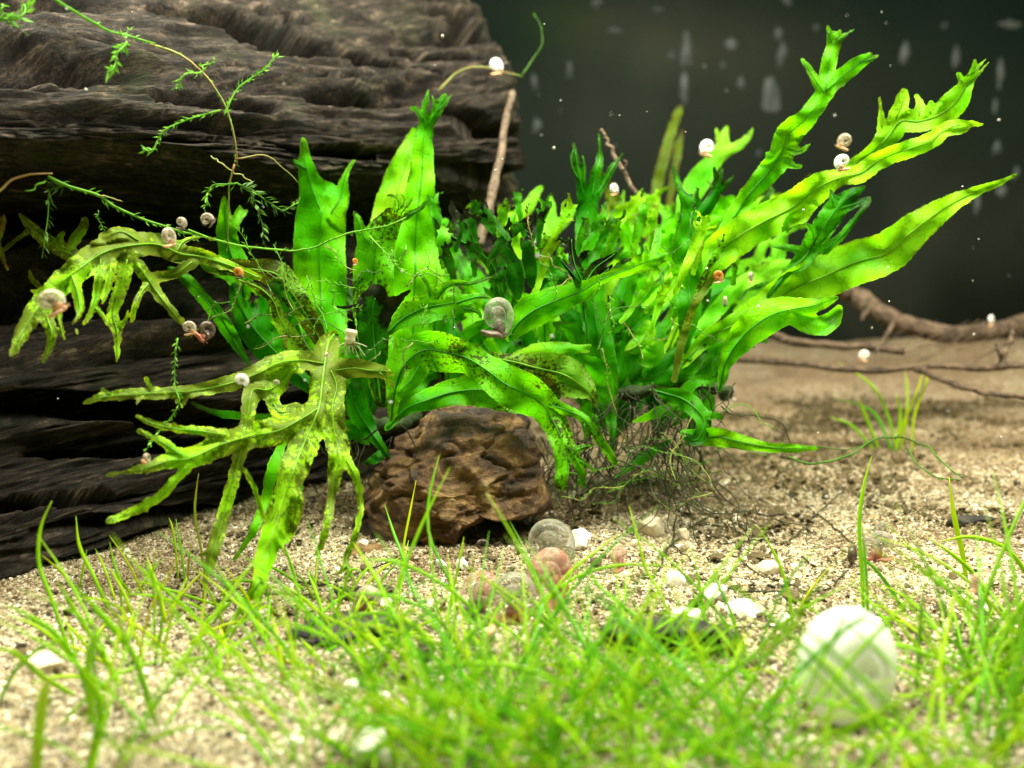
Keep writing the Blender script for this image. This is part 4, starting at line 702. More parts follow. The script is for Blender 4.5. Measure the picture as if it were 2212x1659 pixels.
# ================================================================== MOSS STRANDS, TWIGS
def pts3(pts): return np.array([W(*p) for p in pts])
def moss(label, branches, root=None, name='moss_strand'):
    """branches: (points (px,py,depth), stem radius px-ish cm, leaflet length cm, leaflets per cm, stem mat, leaf mat)"""
    c0 = W(*branches[0][0][0]); t = thing(name, label, 'aquatic moss', tuple(c0))
    for (pts, r, ll, dens, ms, ml) in branches:
        P = pts3(pts); L = np.linalg.norm(np.diff(P, axis=0), axis=1).sum(); n = max(12, int(L*8)); C = crom(P, n); C = C+0.035*np.stack([fbm(np.arange(n)*.25, k+L, 0.1, 2) for k in range(3)], 1)*2
        b = Bag(); b.add(*tube(C, np.linspace(r, r*0.6, n), 6)); link('stem', b.mesh('stem', ms, t.location), t)
        if ll > 0:
            b = Bag(); m_ = int(L*dens)
            for i in range(m_):
                f = (i+random.random())/m_*(n-1.001); k = int(f); q_ = C[k]*(1-(f-k))+C[k+1]*(f-k); T = C[k+1]-C[k]; T /= np.linalg.norm(T)+1e-9
                rv = np.array([random.gauss(0, 1), random.gauss(0, 1), random.gauss(0, 1)]); N_ = np.cross(T, rv); N_ /= np.linalg.norm(N_)+1e-9; B_ = np.cross(T, N_)
                l = ll*random.uniform(.6, 1.3); dr = N_*0.8+T*0.65; e1 = q_+dr*l*0.5; wv = B_*l*0.17; tip = q_+dr*l+T*l*0.15
                b.add(np.array([q_, e1+wv, tip, e1-wv]), [(0, 1, 2, 3)], [])
            link('leaflets', b.mesh('leaflets', ml, t.location), t, kind='stuff')
    return t
random.seed(5)
MG, MD, MB_ = M_MOSS, M_MOSSD, M_STEMB
moss('longest moss strand hanging from the top left over the log with feathery side branches', [
 ([(95,-25,12.9),(180,30,13.3),(240,70,13.8),(330,93,14.2)], .024, .07, 16, MG, MG), ([(330,93,14.4),(385,110,14.4),(435,150,14.5),(470,200,14.6),(490,250,14.7),(505,310,14.8),(508,350,14.9)], .022, .06, 14, MB_, MG),
 ([(508,350,14.9),(500,400,15),(492,450,15.1),(488,545,15.4)], .014, .03, 4, MB_, MG), ([(485,245,14.7),(510,205,14.8),(540,175,14.9),(575,140,15),(596,120,15)], .014, .10, 38, MG, MG),
 ([(478,233,14.7),(440,245,14.6),(400,263,14.5),(360,280,14.4),(340,300,14.4),(328,326,14.3),(306,327,14.3)], .014, .09, 36, MG, MG), ([(438,150,14.5),(410,162,14.4),(388,175,14.4),(372,195,14.3)], .013, .09, 36, MG, MG),
 ([(436,148,14.5),(448,138,14.6),(460,130,14.6)], .012, .08, 30, MG, MG), ([(275,85,13.9),(265,115,13.7),(245,140,13.6),(230,158,13.4)], .013, .12, 42, MG, MG), ([(268,80,13.9),(272,62,14.0)], .012, .09, 30, MG, MG),
 ([(508,338,14.9),(570,340,15),(600,355,15.2),(640,396,15.4)], .013, .03, 8, MB_, MG), ([(515,390,15),(480,400,15),(455,412,15),(443,430,15),(437,455,15)], .013, .11, 34, MG, MG), ([(515,392,15),(545,410,15.2),(580,440,15.3),(610,452,15.4),(642,440,15.5)], .013, .14, 36, MG, MD)])
moss('green and brown moss strand crossing from the left edge over the drooping frond', [
 ([(-10,412,14.2),(30,395,14.3),(65,376,14.4),(110,378,14.5)], .025, 0.0, 4, MB_, MG), ([(110,378,14.5),(160,400,14.6),(215,418,14.7),(238,440,14.8),(265,460,14.9),(310,478,15),(365,492,15.1),(410,498,15.3)], .028, .12, 14, MG, MG), ([(215,418,14.7),(240,425,14.8),(258,438,14.8)], .014, 0.03, 4, MB_, MG),
 ([(410,498,15.3),(480,518,15.6),(550,535,15.9),(610,543,16),(660,538,16),(700,524,16),(750,500,16),(810,490,16),(880,470,16)], .020, .07, 18, MG, MG), ([(143,393,14.6),(125,405,14.6),(110,420,14.6),(103,450,14.6),(95,500,14.6),(88,560,14.6)], .014, .14, 16, MG, MD),
 ([(100,385,14.5),(80,405,14.4),(50,415,14.3)], .018, .03, 4, MG, MG), ([(212,450,14.9),(217,475,15),(215,500,15)], .010, .08, 30, MG, MG)])
moss('short dangling moss shoot in front of the dark log under the pair of snails', [([(389,725,14.2),(382,760,14.2),(378,800,14.2),(380,840,14.2),(392,868,14.1),(372,900,14.1),(340,935,14),(310,975,13.9)], .012, .08, 26, MG, MG)])
moss('dark feathery moss strand hanging behind the small bright leaf', [([(540,405,16.4),(555,440,16.5),(562,480,16.5),(565,530,16.5)], .010, .14, 24, MD, MD)])
moss('green moss strand looping over the right end of the log', [([(700,165,22),(745,160,22),(775,185,22),(810,205,22),(860,210,22),(910,202,22)], .022, .06, 12, MD, MG), ([(950,195,22),(975,165,22),(990,155,22),(1040,148,22),(1100,160,22.2),(1127,162,22.4)], .022, .03, 6, MB_, MG), ([(1127,162,22.4),(1150,130,22.5),(1172,95,22.5),(1168,60,22.5),(1152,28,22.5)], .014, .05, 14, MD, MG)])
moss('thin moss stem winding over the speckled leaf in the middle', [([(800,505,15.9),(825,530,15.8),(850,560,15.7),(870,585,15.7),(895,598,15.7),(925,592,15.7),(960,615,15.8)], .014, .08, 16, MG, MG), ([(846,535,15.6),(850,560,15.6),(845,568,15.6)], .010, .09, 40, MG, MG)])
moss('tiny pale moss sprout standing up in front of the tall leaves', [([(863,570,15.4),(869,555,15.4),(874,540,15.4)], .010, .13, 45, MG, MG)])
moss('moss shoot with toothed leaflets beside the round snail', [([(912,705,15.9),(918,680,15.9),(911,660,15.9)], .010, .10, 34, MG, MG), ([(958,700,15.9),(965,680,15.9),(985,655,15.9)], .010, .10, 34, MD, MD)])
moss('small bright moss tuft at the top left corner', [([(-10,40,13.2),(15,45,13.2),(45,35,13.2),(48,12,13.3)], .02, .16, 30, MG, MG), ([(5,5,13.2),(15,30,13.2),(40,38,13.2)], .02, .14, 30, MG, MG), ([(45,50,13.2),(52,65,13.2),(55,80,13.2)], .008, .03, 6, MD, MG)])
moss('frayed moss strand lying on the sand under the far grass tuft', [([hit(1480,1025)[0]*0 for _ in ()] or [(1700,985,17.5),(1760,1000,17.2),(1830,985,17.6),(1880,955,18.2),(1930,945,18.4),(1985,955,18.2),(2030,990,17.6),(2080,1035,17)], .022, .07, 18, MD, MD), ([(1960,965,18.2),(1985,1000,17.6),(2020,1030,17.1),(2075,1040,16.9)], .018, .07, 18, MD, MD), ([(1650,960,17.8),(1740,962,17.9),(1820,975,17.8),(1880,955,18.2)], .016, .05, 12, MD, MD)])
random.seed(66)
def wild(n, xr, yr, dr, L):
    out = []
    for k in range(n):
        x, y, d = random.uniform(*xr), random.uniform(*yr), random.uniform(*dr); a = random.uniform(0, 6.28); P = [(x, y, d)]
        for j in range(4): a += random.gauss(0, .5); x += math.cos(a)*L/4; y += math.sin(a)*L/4; d += random.gauss(0, .1); P.append((x, y, d))
        out.append((P, .009, random.choice((.05, .07, .09)), 22, random.choice((MG, MD, MB_)), random.choice((MG, MD))))
    return out
moss('tangled fine moss threads woven through the stems of the left fern', wild(16, (480, 720), (560, 760), (15.9, 16.6), 130)+wild(12, (700, 1020), (560, 800), (15.2, 16), 90))
moss('fine moss threads caught among the dark roots under the right fern', wild(18, (1300, 1560), (880, 1060), (16.4, 17.2), 140))
moss('thin moss threads hanging over the leaves in the middle of the right fern', wild(16, (1100, 1550), (480, 760), (16.2, 17), 100))
def twig(label, parts, mat=M_TWIG, name='twig', cat='twig'):
    c0 = W(*parts[0][0][0]); t = thing(name, label, cat, tuple(c0))
    for i, (pts, r0, r1) in enumerate(parts):
        n = 40; C = crom(pts3(pts), n); C = C+0.05*np.stack([fbm(np.arange(n)*.3, k*3.3+pts[0][0], 0.1, 3) for k in range(3)], 1); r = np.linspace(r0, r1, n)*(1+0.25*fbm(np.arange(n)*.5, pts[0][1], 1.1, 2))
        b = Bag(); b.add(*tube(C, r, 9)); link('stem' if i == 0 else 'side_shoot', b.mesh('stem', mat, t.location), t)
    return t
twig('straight brown stick leaning against the right end of the log', [([(1034,530,21),(1060,440,21.3),(1078,350,21.7),(1092,270,22),(1106,200,22.4)], .11, .075)])
twig('short crooked brown twig standing up behind the black fringed leaf', [([(1372,420,20),(1345,370,20),(1322,325,20),(1308,300,20),(1299,280,20)], .05, .035), ([(1345,370,20),(1352,355,19.8),(1348,345,19.8)], .02, .012)])
twig('thin reddish stalk crossing behind the hanging moss strand', [([(455,337,15.2),(480,355,15.2),(505,372,15.3),(548,396,15.4)], .012, .010)], M_STEMB)
twig('long pale brown root lying along the back of the sand', [([(1590,775,26),(1700,782,25),(1800,795,24),(1900,800,23.6),(2000,790,23.6),(2100,795,23.4),(2240,790,23)], .09, .08), ([(1980,795,23.6),(2060,830,22),(2140,850,21.5),(2230,860,21)], .09, .05), ([(2165,795,23),(2170,760,23.2),(2185,730,23.4),(2180,700,23.5)], .09, .04), ([(2165,770,23),(2150,745,23)], .06, .03)], M_PINKROOT, 'root_branch', 'driftwood')
_rb = twig('pinkish brown branch sweeping down at the right behind the broad leaf', [([(1800,610,27),(1850,640,27),(1910,680,26.5),(1975,705,26.5),(2060,722,26.5),(2140,715,27),(2250,690,28)], .27, .25), ([(1935,690,26.3),(1915,725,25.5),(1890,765,24.6)], .07, .04), ([(1880,665,26.5),(1860,690,26.2)], .09, .04), ([(1640,705,25.5),(1700,735,25),(1790,745,25),(1880,750,25),(1950,760,25)], .12, .10)], M_PINKROOT, 'root_branch', 'driftwood')
b = Bag(); random.seed(3)
for k in range(16):
    x = random.uniform(1880, 2230); y = 700+random.uniform(-10, 8); dd_ = 26.3+random.uniform(-.5, .5); P = pts3([(x, y, dd_), (x-random.uniform(20, 70), y+random.uniform(20, 50), dd_-random.uniform(.3, 1.2)), (x-random.uniform(60, 170), y+random.uniform(50, 90), dd_-random.uniform(1, 2.4))]); b.add(*tube(crom(P, 10), random.uniform(.006, .018), 4))
link('fibres', b.mesh('fibres', M_PINKROOT, _rb.location), _rb, kind='stuff')
# thin root threads that lie on the sand
random.seed(12)
def thread(label, px, r=0.014, group=None):
    P = []
    for (x, y) in px:
        c, d = hit(x, y); P.append(c+np.array([0, 0, 0.035]))
    t = thing('root_thread', label, 'root thread', tuple(P[0]), group); C = crom(np.array(P), 50); C += 0.02*np.stack([fbm(np.arange(50)*.4, k*3.3+px[0][0], 0.1, 3) for k in range(3)], 1)*2
    C[:, 2] = np.maximum(C[:, 2], zg(C[:, 0], C[:, 1])+0.02)
    b = Bag(); b.add(*tube(C, np.full(50, r), 5)); link('stem', b.mesh('stem', M_ROOT, t.location), t)
    b = Bag()
    for k in range(3, 48, 3):
        v = np.array([random.gauss(0, 1), random.gauss(0, 1), .4]); v /= np.linalg.norm(v)*9; b.add(*tube(np.array([C[k], C[k]+v*.5, C[k]+v]), r*.45, 3))
    link('rootlets', b.mesh('rootlets', M_ROOT, t.location), t, kind='stuff')
thread('dark root thread curving round in a bow beside the tan flat pebble', [(1540,1060),(1570,1110),(1600,1170),(1600,1210),(1640,1245),(1700,1265),(1750,1285),(1800,1270),(1830,1235)])
thread('root thread dropping from the fern roots past the ringed white pebble', [(1460,1120),(1455,1180),(1490,1210),(1510,1250),(1560,1275),(1640,1283),(1720,1285)])
thread('nearly straight root thread below the large glaring white pebble', [(1290,1365),(1380,1352),(1470,1350),(1560,1358),(1680,1360)], .016)
thread('root thread left of the large glaring pebble, running to the grass', [(1371,1358),(1420,1340),(1440,1320)], .014)
thread('root thread crossing the sand from the fern roots to the twin snails at the right', [(1700,1070),(1760,1110),(1810,1150),(1855,1190)])
thread('short root thread behind the large white shell', [(1880,1330),(1940,1345),(1990,1380),(2060,1390),(2150,1395)], .016)
thread('dark root thread below the low brown stone', [(640,1260),(700,1268),(780,1240),(860,1215)])
thread('root thread trailing along the sand at the left', [(700,1110+180),(560,1290),(500,1300),(420,1310)])
thread('thin bent root thread under the double humped pebble', [(1420,1240),(1450,1180),(1500,1140),(1560,1100)])
thread('fine root thread across the bare sand under the right fern', [(1550,1180),(1640,1170),(1700,1175),(1760,1120),(1830,1060)], .012)
thread('faint forked root thread nearest the fern roots', [(1420,1060),(1480,1090),(1560,1130),(1610,1160),(1680,1150)], .012)
# floating specks in the water
b = Bag(); random.seed(31)
for i in range(150):
    x, y, d = random.uniform(0, 2212), random.uniform(0, 1000), random.uniform(11, 34); c = W(x, y, d); r = random.choice((.010, .013, .018))
    b.add(IV1*r*np.array([1, 1, random.uniform(.5, 1.4)])+c, [], IT1)
M_SPECK = plain('floating_speck', (.5, .5, .45), (.8, .8, .75), 2)
link('floating_specks', b.mesh('floating_specks', M_SPECK), None, kind='stuff')
# ================================================================== SNAILS
def shell_mesh(name, mat, turns=3.1, seed=0):
    nt_, nk = 84, 14; th = np.linspace(0, turns*2*np.pi, nt_); g = math.log(0.52)/(-2*np.pi) ; rho = np.exp(g*(th-th[-1])); cr_ = rho*0.40; ctr = rho*0.62
    k = np.arange(nk)*2*np.pi/nk
    x = (ctr[:, None]+cr_[:, None]*np.cos(k))*np.cos(-th)[:, None]; z = (ctr[:, None]+cr_[:, None]*np.cos(k))*np.sin(-th)[:, None]; y = cr_[:, None]*np.sin(k)*1.15+0*x
    bump = 1.28*(1+0.010*np.sin(th*26)[:, None])
    V = np.stack([x*bump, y*bump-0.10*(1-rho)[:, None], z*bump+0.10], -1).reshape(-1, 3)
    i = np.arange(nt_-1)[:, None]*nk; j = np.arange(nk)[None]; j2 = (j+1) % nk; q = np.stack([i+j, i+nk+j, i+nk+j2, i+j2], -1).reshape(-1, 4)
    uv = np.stack([np.repeat(th/6.28+seed, nk), np.tile(k, nt_)], 1); return mesh_np(name, V, q, mat=mat, uv=uv)
SH = {}
def snail(label, x, y, rpx, mat, foot, d=None, yaw=0.0, roll=0.0, pitch=0.0, body=True, dd=0.0, group=None, fl_=1.0, disc=False):
    """centre pixel of the shell, radius in px; d None = stands on the sand"""
    if d is None: c, d = hit(x, y+rpx*0.95); r = rpx/F*d; c = c+np.array([0, 0, r*(1.15 if body else .9)])
    else: c = W(x, y, d); r = rpx/F*d*.74
    t = thing('snail', label, 'snail', tuple(c), group); t.rotation_euler = (pitch, roll, yaw); t.scale = (r, r, r)
    if mat.name not in SH: SH[mat.name] = shell_mesh('shell', mat, seed=len(SH)*3.7)
    if disc:
        V, T_ = icos(5); rr_ = np.hypot(V[:, 0], V[:, 2]); an = np.arctan2(V[:, 2], V[:, 0]); sp_ = (an/(2*np.pi)+1.55*np.log(rr_+.06)) % 1.0
        y_ = V[:, 1]*.46*(1-.30*np.exp(-(rr_/.30)**2))-np.sign(V[:, 1])*.075*np.exp(-(np.minimum(sp_, 1-sp_)/.10)**2)*np.clip(1-rr_, 0, 1)**.4
        V = np.stack([V[:, 0], y_, V[:, 2]*.96], 1); V *= (1+.03*np.sin(an*1+.5))[:, None]
        link('shell', mesh_np('shell', V, None, T_, mat=mat, uv=np.stack([an/6.28*.6, rr_], 1)), t); return t
    s = link('shell', SH[mat.name], t); s.scale = (random.uniform(.9, 1.05), random.uniform(.8, 1.1)*fl_, random.uniform(.88, 1.05))
    if body and foot:
        if foot.name not in SH:
            V = IV3*np.array([.62, .30, .17]); V[:, 0] += 0.16*V[:, 0]**2; V[:, 2] += -0.80+0.06*np.sin(V[:, 0]*5); V[:, 1] *= (1-0.35*np.clip(-V[:, 0], 0, 1)); SH[foot.name] = mesh_np('foot', V, None, IT3, mat=foot)
            h = IV3*np.array([.23, .19, .19])+np.array([.60, 0, -.66]); SH[foot.name+'h'] = mesh_np('head', h, None, IT3, mat=foot)
            b = Bag(); b.add(*tube(crom(np.array([[.70, -.06, -.6], [.86, -.16, -.5], [1.05, -.22, -.52]]), 9), np.linspace(.035, .012, 9), 6)); SH[foot.name+'a'] = b.mesh('tentacle', foot)
            b = Bag(); b.add(*tube(crom(np.array([[.70, .06, -.6], [.9, .14, -.62], [1.05, .2, -.7]]), 9), np.linspace(.035, .012, 9), 6)); SH[foot.name+'b'] = b.mesh('tentacle', foot)
            V = IV3*np.array([.34, .22, .30])+np.array([.34, 0, -.42]); SH[foot.name+'m'] = mesh_np('body', V, None, IT3, mat=foot)
        f_ = link('foot', SH[foot.name], t); f2_ = link('body', SH[foot.name+'m'], t); h = link('head', SH[foot.name+'h'], t); f_.scale = f2_.scale = h.scale = (1.32, 1.32, 1.32); link('tentacle', SH[foot.name+'a'], h); link('tentacle', SH[foot.name+'b'], h)
    return t
Rr = math.radians
snail('grey green ramshorn snail highest of the cluster on the sand, right of the brown rock', 1183,1185,52, S_GREY, M_FOOTR, yaw=Rr(-20), roll=Rr(10))
snail('striped ramshorn snail with a pinkish red body below the grey green one', 1180,1258,58, S_PINK, M_FOOTR, yaw=Rr(50), roll=Rr(-15))
snail('translucent pinkish snail at the left rear of the ground cluster', 1048,1292,46, S_PINK, M_FOOTG, yaw=Rr(160))
snail('clear shelled snail with orange red body at the front of the ground cluster', 1102,1298,50, S_GREY, M_FOOTR, yaw=Rr(15), roll=Rr(20))
snail('huge blurred white ramshorn shell in the right foreground grass', 1824,1428,130, S_WHITE, None, yaw=Rr(14), roll=Rr(40), pitch=Rr(-14), body=False, disc=True)
snail('round olive grey snail nestled among the leaves in the centre', 1071,684,50, S_GREY, M_FOOTG, d=16.0, yaw=Rr(38), roll=Rr(20))
snail('white and orange snail riding on the drooping left frond', 108,652,34, S_PALE, M_FOOTO, d=12.6, yaw=Rr(30), roll=Rr(-20))
snail('dark pinkish snail of the pair hanging under the left frond', 443,712,27, S_DARK, M_FOOTR, d=15.0, yaw=Rr(40), roll=Rr(60))
snail('pale yellow small snail of the pair hanging under the left frond', 407,708,18, S_PALE, M_FOOTO, d=14.6, yaw=Rr(20))
snail('snail with a long clear shell on top of the left frond', 362,512,24, S_PALE, M_FOOTO, d=14.2, yaw=Rr(60))
snail('small clear snail on the moss strand above the left frond, left of two', 391,481,17, S_PALE, M_FOOTG, d=14.8, yaw=Rr(-20), roll=Rr(20))
snail('small brown and clear snail right of the other one above the left frond', 447,475,17, S_PALE, M_FOOTG, d=15, yaw=Rr(15), roll=Rr(-40))
snail('grey ramshorn snail with coiled shell facing out on the sand at the right', 1903,1183,30, S_GREY, M_FOOTR, yaw=Rr(180), roll=Rr(10))
snail('dark little snail on the sand left of the coiled grey one', 1838,1206,20, S_DARK, M_FOOTG, yaw=Rr(60))
snail('small tan snail right behind the coiled grey one', 1906,1148,17, S_GREY, M_FOOTG, yaw=Rr(170))
snail('cream and orange blurred snail on the right end of the log', 1070,143,21, S_WHITE, M_FOOTO, d=21.5, yaw=Rr(30))
snail('white and pink snail crawling up the long upper right leaf', 1821,349,22, S_WHITE, M_FOOTO, d=17.0, yaw=Rr(190), roll=Rr(20))
snail('pale snail floating just above the one on the upper right leaf', 1826,306,20, S_PALE, M_FOOTO, d=19, yaw=Rr(180), roll=Rr(-10))
snail('blurred white and orange snail on the bright back leaf', 1529,320,21, S_WHITE, M_FOOTO, d=20.8, yaw=Rr(200))
snail('orange snail in the middle of the right fern', 1550,597,17, S_AMBER, M_FOOTO, d=16.8, yaw=Rr(20), fl_=.8)
snail('small white snail on the leaf right of the orange snail', 1621,598,14, S_PALE, M_FOOTO, d=17.6, yaw=Rr(60))
snail('small long pale snail under the middle leaves of the right fern', 1566,650,13, S_PALE, M_FOOTG, d=17.6, yaw=Rr(80), roll=Rr(30))
snail('small white and pink snail in the gap behind the dark fringed leaf', 1413,494,14, S_WHITE, M_FOOTR, d=19, yaw=Rr(10))
snail('white snail below the black curled tips of the right fern', 1325,409,15, S_WHITE, M_FOOTO, d=19.5, yaw=Rr(40))
snail('pale snail half hidden beside the leaning stick', 1080,496,15, S_WHITE, M_FOOTO, d=19.6, yaw=Rr(100))
snail('tiny white snail on the dark fern tips in the centre', 1153,522,9, S_WHITE, M_FOOTG, d=18, yaw=Rr(40))
snail('tiny pale snail on the left group of black fern tips', 1000,478,8, S_WHITE, M_FOOTG, d=17.8, yaw=Rr(10))
snail('amber snail with a dark spiral on the folded brown leaf', 514,589,15, S_AMBER, M_FOOTG, d=15.2, yaw=Rr(-10))
snail('tiny amber snail on the tall pale leaf', 766,565,9, S_AMBER, M_FOOTO, d=16.3, yaw=Rr(50))
snail('little clear snail on the thin strand in front of the log, lower left', 315,990,16, S_PALE, M_FOOTO, d=13.4, yaw=Rr(80), roll=Rr(60))
snail('white disc shaped snail on the nearest frond', 520,822,19, S_WHITE, None, d=12.9, yaw=Rr(20), roll=Rr(30), body=False)
snail('tiny white snail on the upper finger of the nearest frond', 596,827,9, S_PALE, None, d=13.6, yaw=Rr(20), body=False)
snail('tiny whitish snail near the stalk of the nearest frond', 705,768,9, S_PALE, None, d=14.4, yaw=Rr(70), body=False)
snail('blurred tan and orange snail hanging in the grass below the ground cluster', 1063,1378,26, S_PINK, M_FOOTO, d=10.6, yaw=Rr(70), roll=Rr(180))
snail('small dark centred snail at the tip of a grass blade, lower centre left', 873,1468,19, S_DARK, M_FOOTO, d=10.5, yaw=Rr(30))
snail('tiny orange snail in the blurred grass left of the dark centred one', 805,1526,17, S_AMBER, M_FOOTO, d=10, yaw=Rr(-30))
snail('orange speck sized snail on the sand further left in the grass', 728,1535,14, S_AMBER, M_FOOTO, d=10.2, yaw=Rr(60))
snail('dark shelled snail in the grass under the dark wood slab', 918,1420,26, S_DARK, M_FOOTO, yaw=Rr(100))
snail('clear round snail on the sand left of the ground cluster', 800,1303,31, S_PALE, M_FOOTR, yaw=Rr(150))
snail('pale snail with a black body at the bottom edge in the grass', 1010,1622,36, S_PALE, M_FOOTG, d=9.3, yaw=Rr(60))
snail('bluish white snail in the grass right of centre bottom', 1165,1475,24, S_PALE, M_FOOTG, d=10.8, yaw=Rr(-70))
snail('flat reddish snail on the sand behind the tall leaning blade', 1335,1210,24, S_PINK, M_FOOTR, yaw=Rr(60), fl_=1)
snail('small dark snail in the shadow under the brown rock', 1040,1180,14, S_DARK, M_FOOTG, yaw=Rr(20))
snail('pinkish blurred snail at the top of the right foreground grass', 2105,1258,24, S_PINK, M_FOOTO, d=11, yaw=Rr(45))
snail('faint pinkish snail left of the large white shell', 1655,1395,18, S_PINK, M_FOOTO, d=12.2, yaw=Rr(45))
snail('white blurred snail on the far branch at the right', 2140,692,14, S_WHITE, M_FOOTO, d=25.5, yaw=Rr(45))
snail('white blurred snail between the far branches', 1868,768,14, S_WHITE, M_FOOTO, d=24, yaw=Rr(145))
# small polyp like creature beside the nearest frond
c = W(757, 728, 15.0); t = thing('polyp', 'tiny cream cup shaped creature with fine threads on the leaf above the nearest frond', 'polyp', tuple(c))
M_POL = plain('polyp_cream', (.5, .48, .30), (.75, .72, .55), 5, .4, .3, trans=.4)
n_ = 14; hh = np.linspace(-.11, .11, n_); rr_ = np.interp(hh, [-.11, -.05, .02, .08, .11], [.03, .085, .075, .10, .085]); b = Bag(); b.add(*tube(np.stack([hh*.2, hh*0, hh], 1), rr_, 12)); link('cup', b.mesh('cup', M_POL), t)
for k in range(12):
    a = k*.55+.2; l = random.uniform(.15, .34); P = np.array([[0, 0, -.08], [math.cos(a)*l*.6, -.05, -.08-abs(math.sin(a))*l*.4], [math.cos(a)*l, -.05, -.10-abs(math.sin(a))*l*.9]]); b = Bag(); b.add(*tube(crom(P, 8), .008, 4)); link('thread', b.mesh('thread', M_POL), t)
# ================================================================== GRASS
def blade_geo(P, r, n=16):
    C = crom(P, n); s = np.linspace(0, 1, n); return tube(C, r*(np.minimum(1, (1-s)*2.6+0.12))*(0.75+0.25*np.minimum(1, s*5)), 6)+(s,)
def blade(root, P, r, mat=None, yel=0.0):
    V, q, t, s = blade_geo(P, r); a = np.concatenate([np.repeat(np.clip((s-0.55)*1.2, 0, 1)*0.5+yel, 6), [yel, 1]]); b = Bag(); b.add(V, q, t, a=a)
    link('blade', b.mesh('blade', mat or M_GRASS, root.location), root)
def traced(label, blades):
    """blades: (list of px points base->tip, radius px, depth shift of the tip, yellow)"""
    b0 = hit(*blades[0][0][0])[0]; t = thing('grass_tuft', label, 'aquarium grass', tuple(b0))
    for (px, rp, dt, ye) in blades:
        c, d = hit(*px[0]); n = len(px); P = [c-np.array([0, 0, .05])]+[W(x, y, d+dt*(k+1)/(n-1)) for k, (x, y) in enumerate(px[1:])]
        blade(t, np.array(P), rp/F*d*(.62 if rp < 10 else .75), yel=ye, mat=M_GRASS if random.random() < .75 else M_GRASSD)
random.seed(9)
traced('tall pair of bent grass blades at the far left in front of the log', [([(150,1400),(110,1290),(84,1217),(88,1140),(112,1082)], 7, .2, 0), ([(241,1325),(205,1250),(172,1180),(164,1115)], 6.5, .2, 0), ([(255,1470),(200,1380),(150,1300),(125,1255)], 8, -.5, 0)])
traced('slender upright blades with a reddish tipped one, before the front frond', [([(438,1300),(440,1222),(422,1120),(423,1070),(429,1023)], 4.5, .2, .7), ([(385,1250),(380,1190),(372,1140),(365,1118)], 4.5, .2, .2), ([(262,1330),(260,1260),(246,1215),(237,1172)], 4.5, .2, 0), ([(405,1260),(408,1210),(414,1170)], 4, .1, .8)])
traced('crossed blades spreading low over the sand at the left', [([(330,1440),(350,1340),(335,1260),(318,1225),(312,1210)], 6, -.2, 0), ([(335,1400),(333,1300),(330,1240),(337,1187)], 5, 0, 0), ([(500,1308),(430,1295),(350,1270),(275,1250)], 5, -.6, .1), ([(295,1435),(320,1330),(350,1270),(388,1200)], 4.5, .1, .9), ([(520,1420),(420,1330),(330,1250),(280,1205)], 5, -.5, 0)])
traced('fan of broad blurred blades at the left corner', [([(190,1500),(170,1440),(120,1370),(60,1330),(8,1305)], 9, -.9, 0), ([(170,1500),(90,1460),(30,1410),(-20,1400)], 9, -1, .2), ([(330,1540),(290,1420),(220,1330),(150,1255)], 10, -.5, 0), ([(200,1560),(190,1460),(200,1390),(235,1370)], 11, -1, 0), ([(75,1690),(82,1600),(95,1500),(110,1460)], 17, -1, .3), ([(190,1660),(215,1560),(210,1500),(175,1440)], 14, -.5, 0), ([(-10,1520),(40,1440),(110,1390),(200,1375)], 7, -.3, 0)])
traced('tallest single grass blade rising in front of the brown rock', [([(1035,1400),(1000,1320),(965,1240),(928,1160),(925,1090),(938,1025),(949,983)], 6, .8, .1), ([(868,1245),(872,1180),(885,1110),(899,1037)], 4.5, .6, .5), ([(900,1300),(872,1210),(850,1150),(831,1090)], 5.5, .6, 0), ([(965,1353),(978,1280),(995,1200),(1002,1160)], 5, .2, .1)])
traced('long blades arching to the left over the sand in the middle', [([(1060,1410),(1030,1330),(960,1265),(880,1222),(820,1209),(763,1213)], 6.5, -.6, 0), ([(1020,1440),(950,1340),(870,1295),(800,1282),(738,1286)], 6, -.6, 0), ([(990,1450),(900,1360),(820,1325),(740,1340),(660,1385)], 6, -.5, .1), ([(900,1420),(830,1390),(760,1360),(700,1330),(610,1270)], 6.5, -.3, .2), ([(720,1340),(735,1300),(760,1230),(800,1250)], 5, 0, 0)])
traced('long blade arching to the right towards the bright white pebble', [([(1110,1400),(1150,1320),(1205,1272),(1260,1240),(1330,1222),(1400,1220),(1475,1228)], 6, .4, .1), ([(1120,1420),(1170,1320),(1227,1240),(1290,1190),(1341,1148)], 6, .6, .3), ([(1160,1430),(1200,1320),(1225,1260),(1246,1210)], 5, .3, 0)])
traced('tall leaning blade with a frayed pale tip right of the ground snails', [([(1475,1420),(1450,1340),(1420,1270),(1394,1225),(1372,1140),(1359,1093)], 6, .8, .2), ([(1440,1450),(1380,1340),(1310,1280),(1257,1215)], 5.5, .5, 0), ([(1500,1440),(1460,1370),(1420,1300)], 5, .3, .1)])
traced('upright doubled blade on the open sand before the coiled grey snail', [([(1866,1330),(1862,1240),(1856,1130),(1866,1050),(1883,985)], 7, .3, 0), ([(1875,1350),(1872,1260),(1868,1200),(1862,1130)], 6, .1, .1), ([(1960,1320),(1900,1240),(1850,1195)], 7, -.5, .1)])
traced('stout yellow green blade standing alone at the right', [([(2088,1245),(2078,1190),(2062,1120),(2050,1030)], 9, .1, .3)])
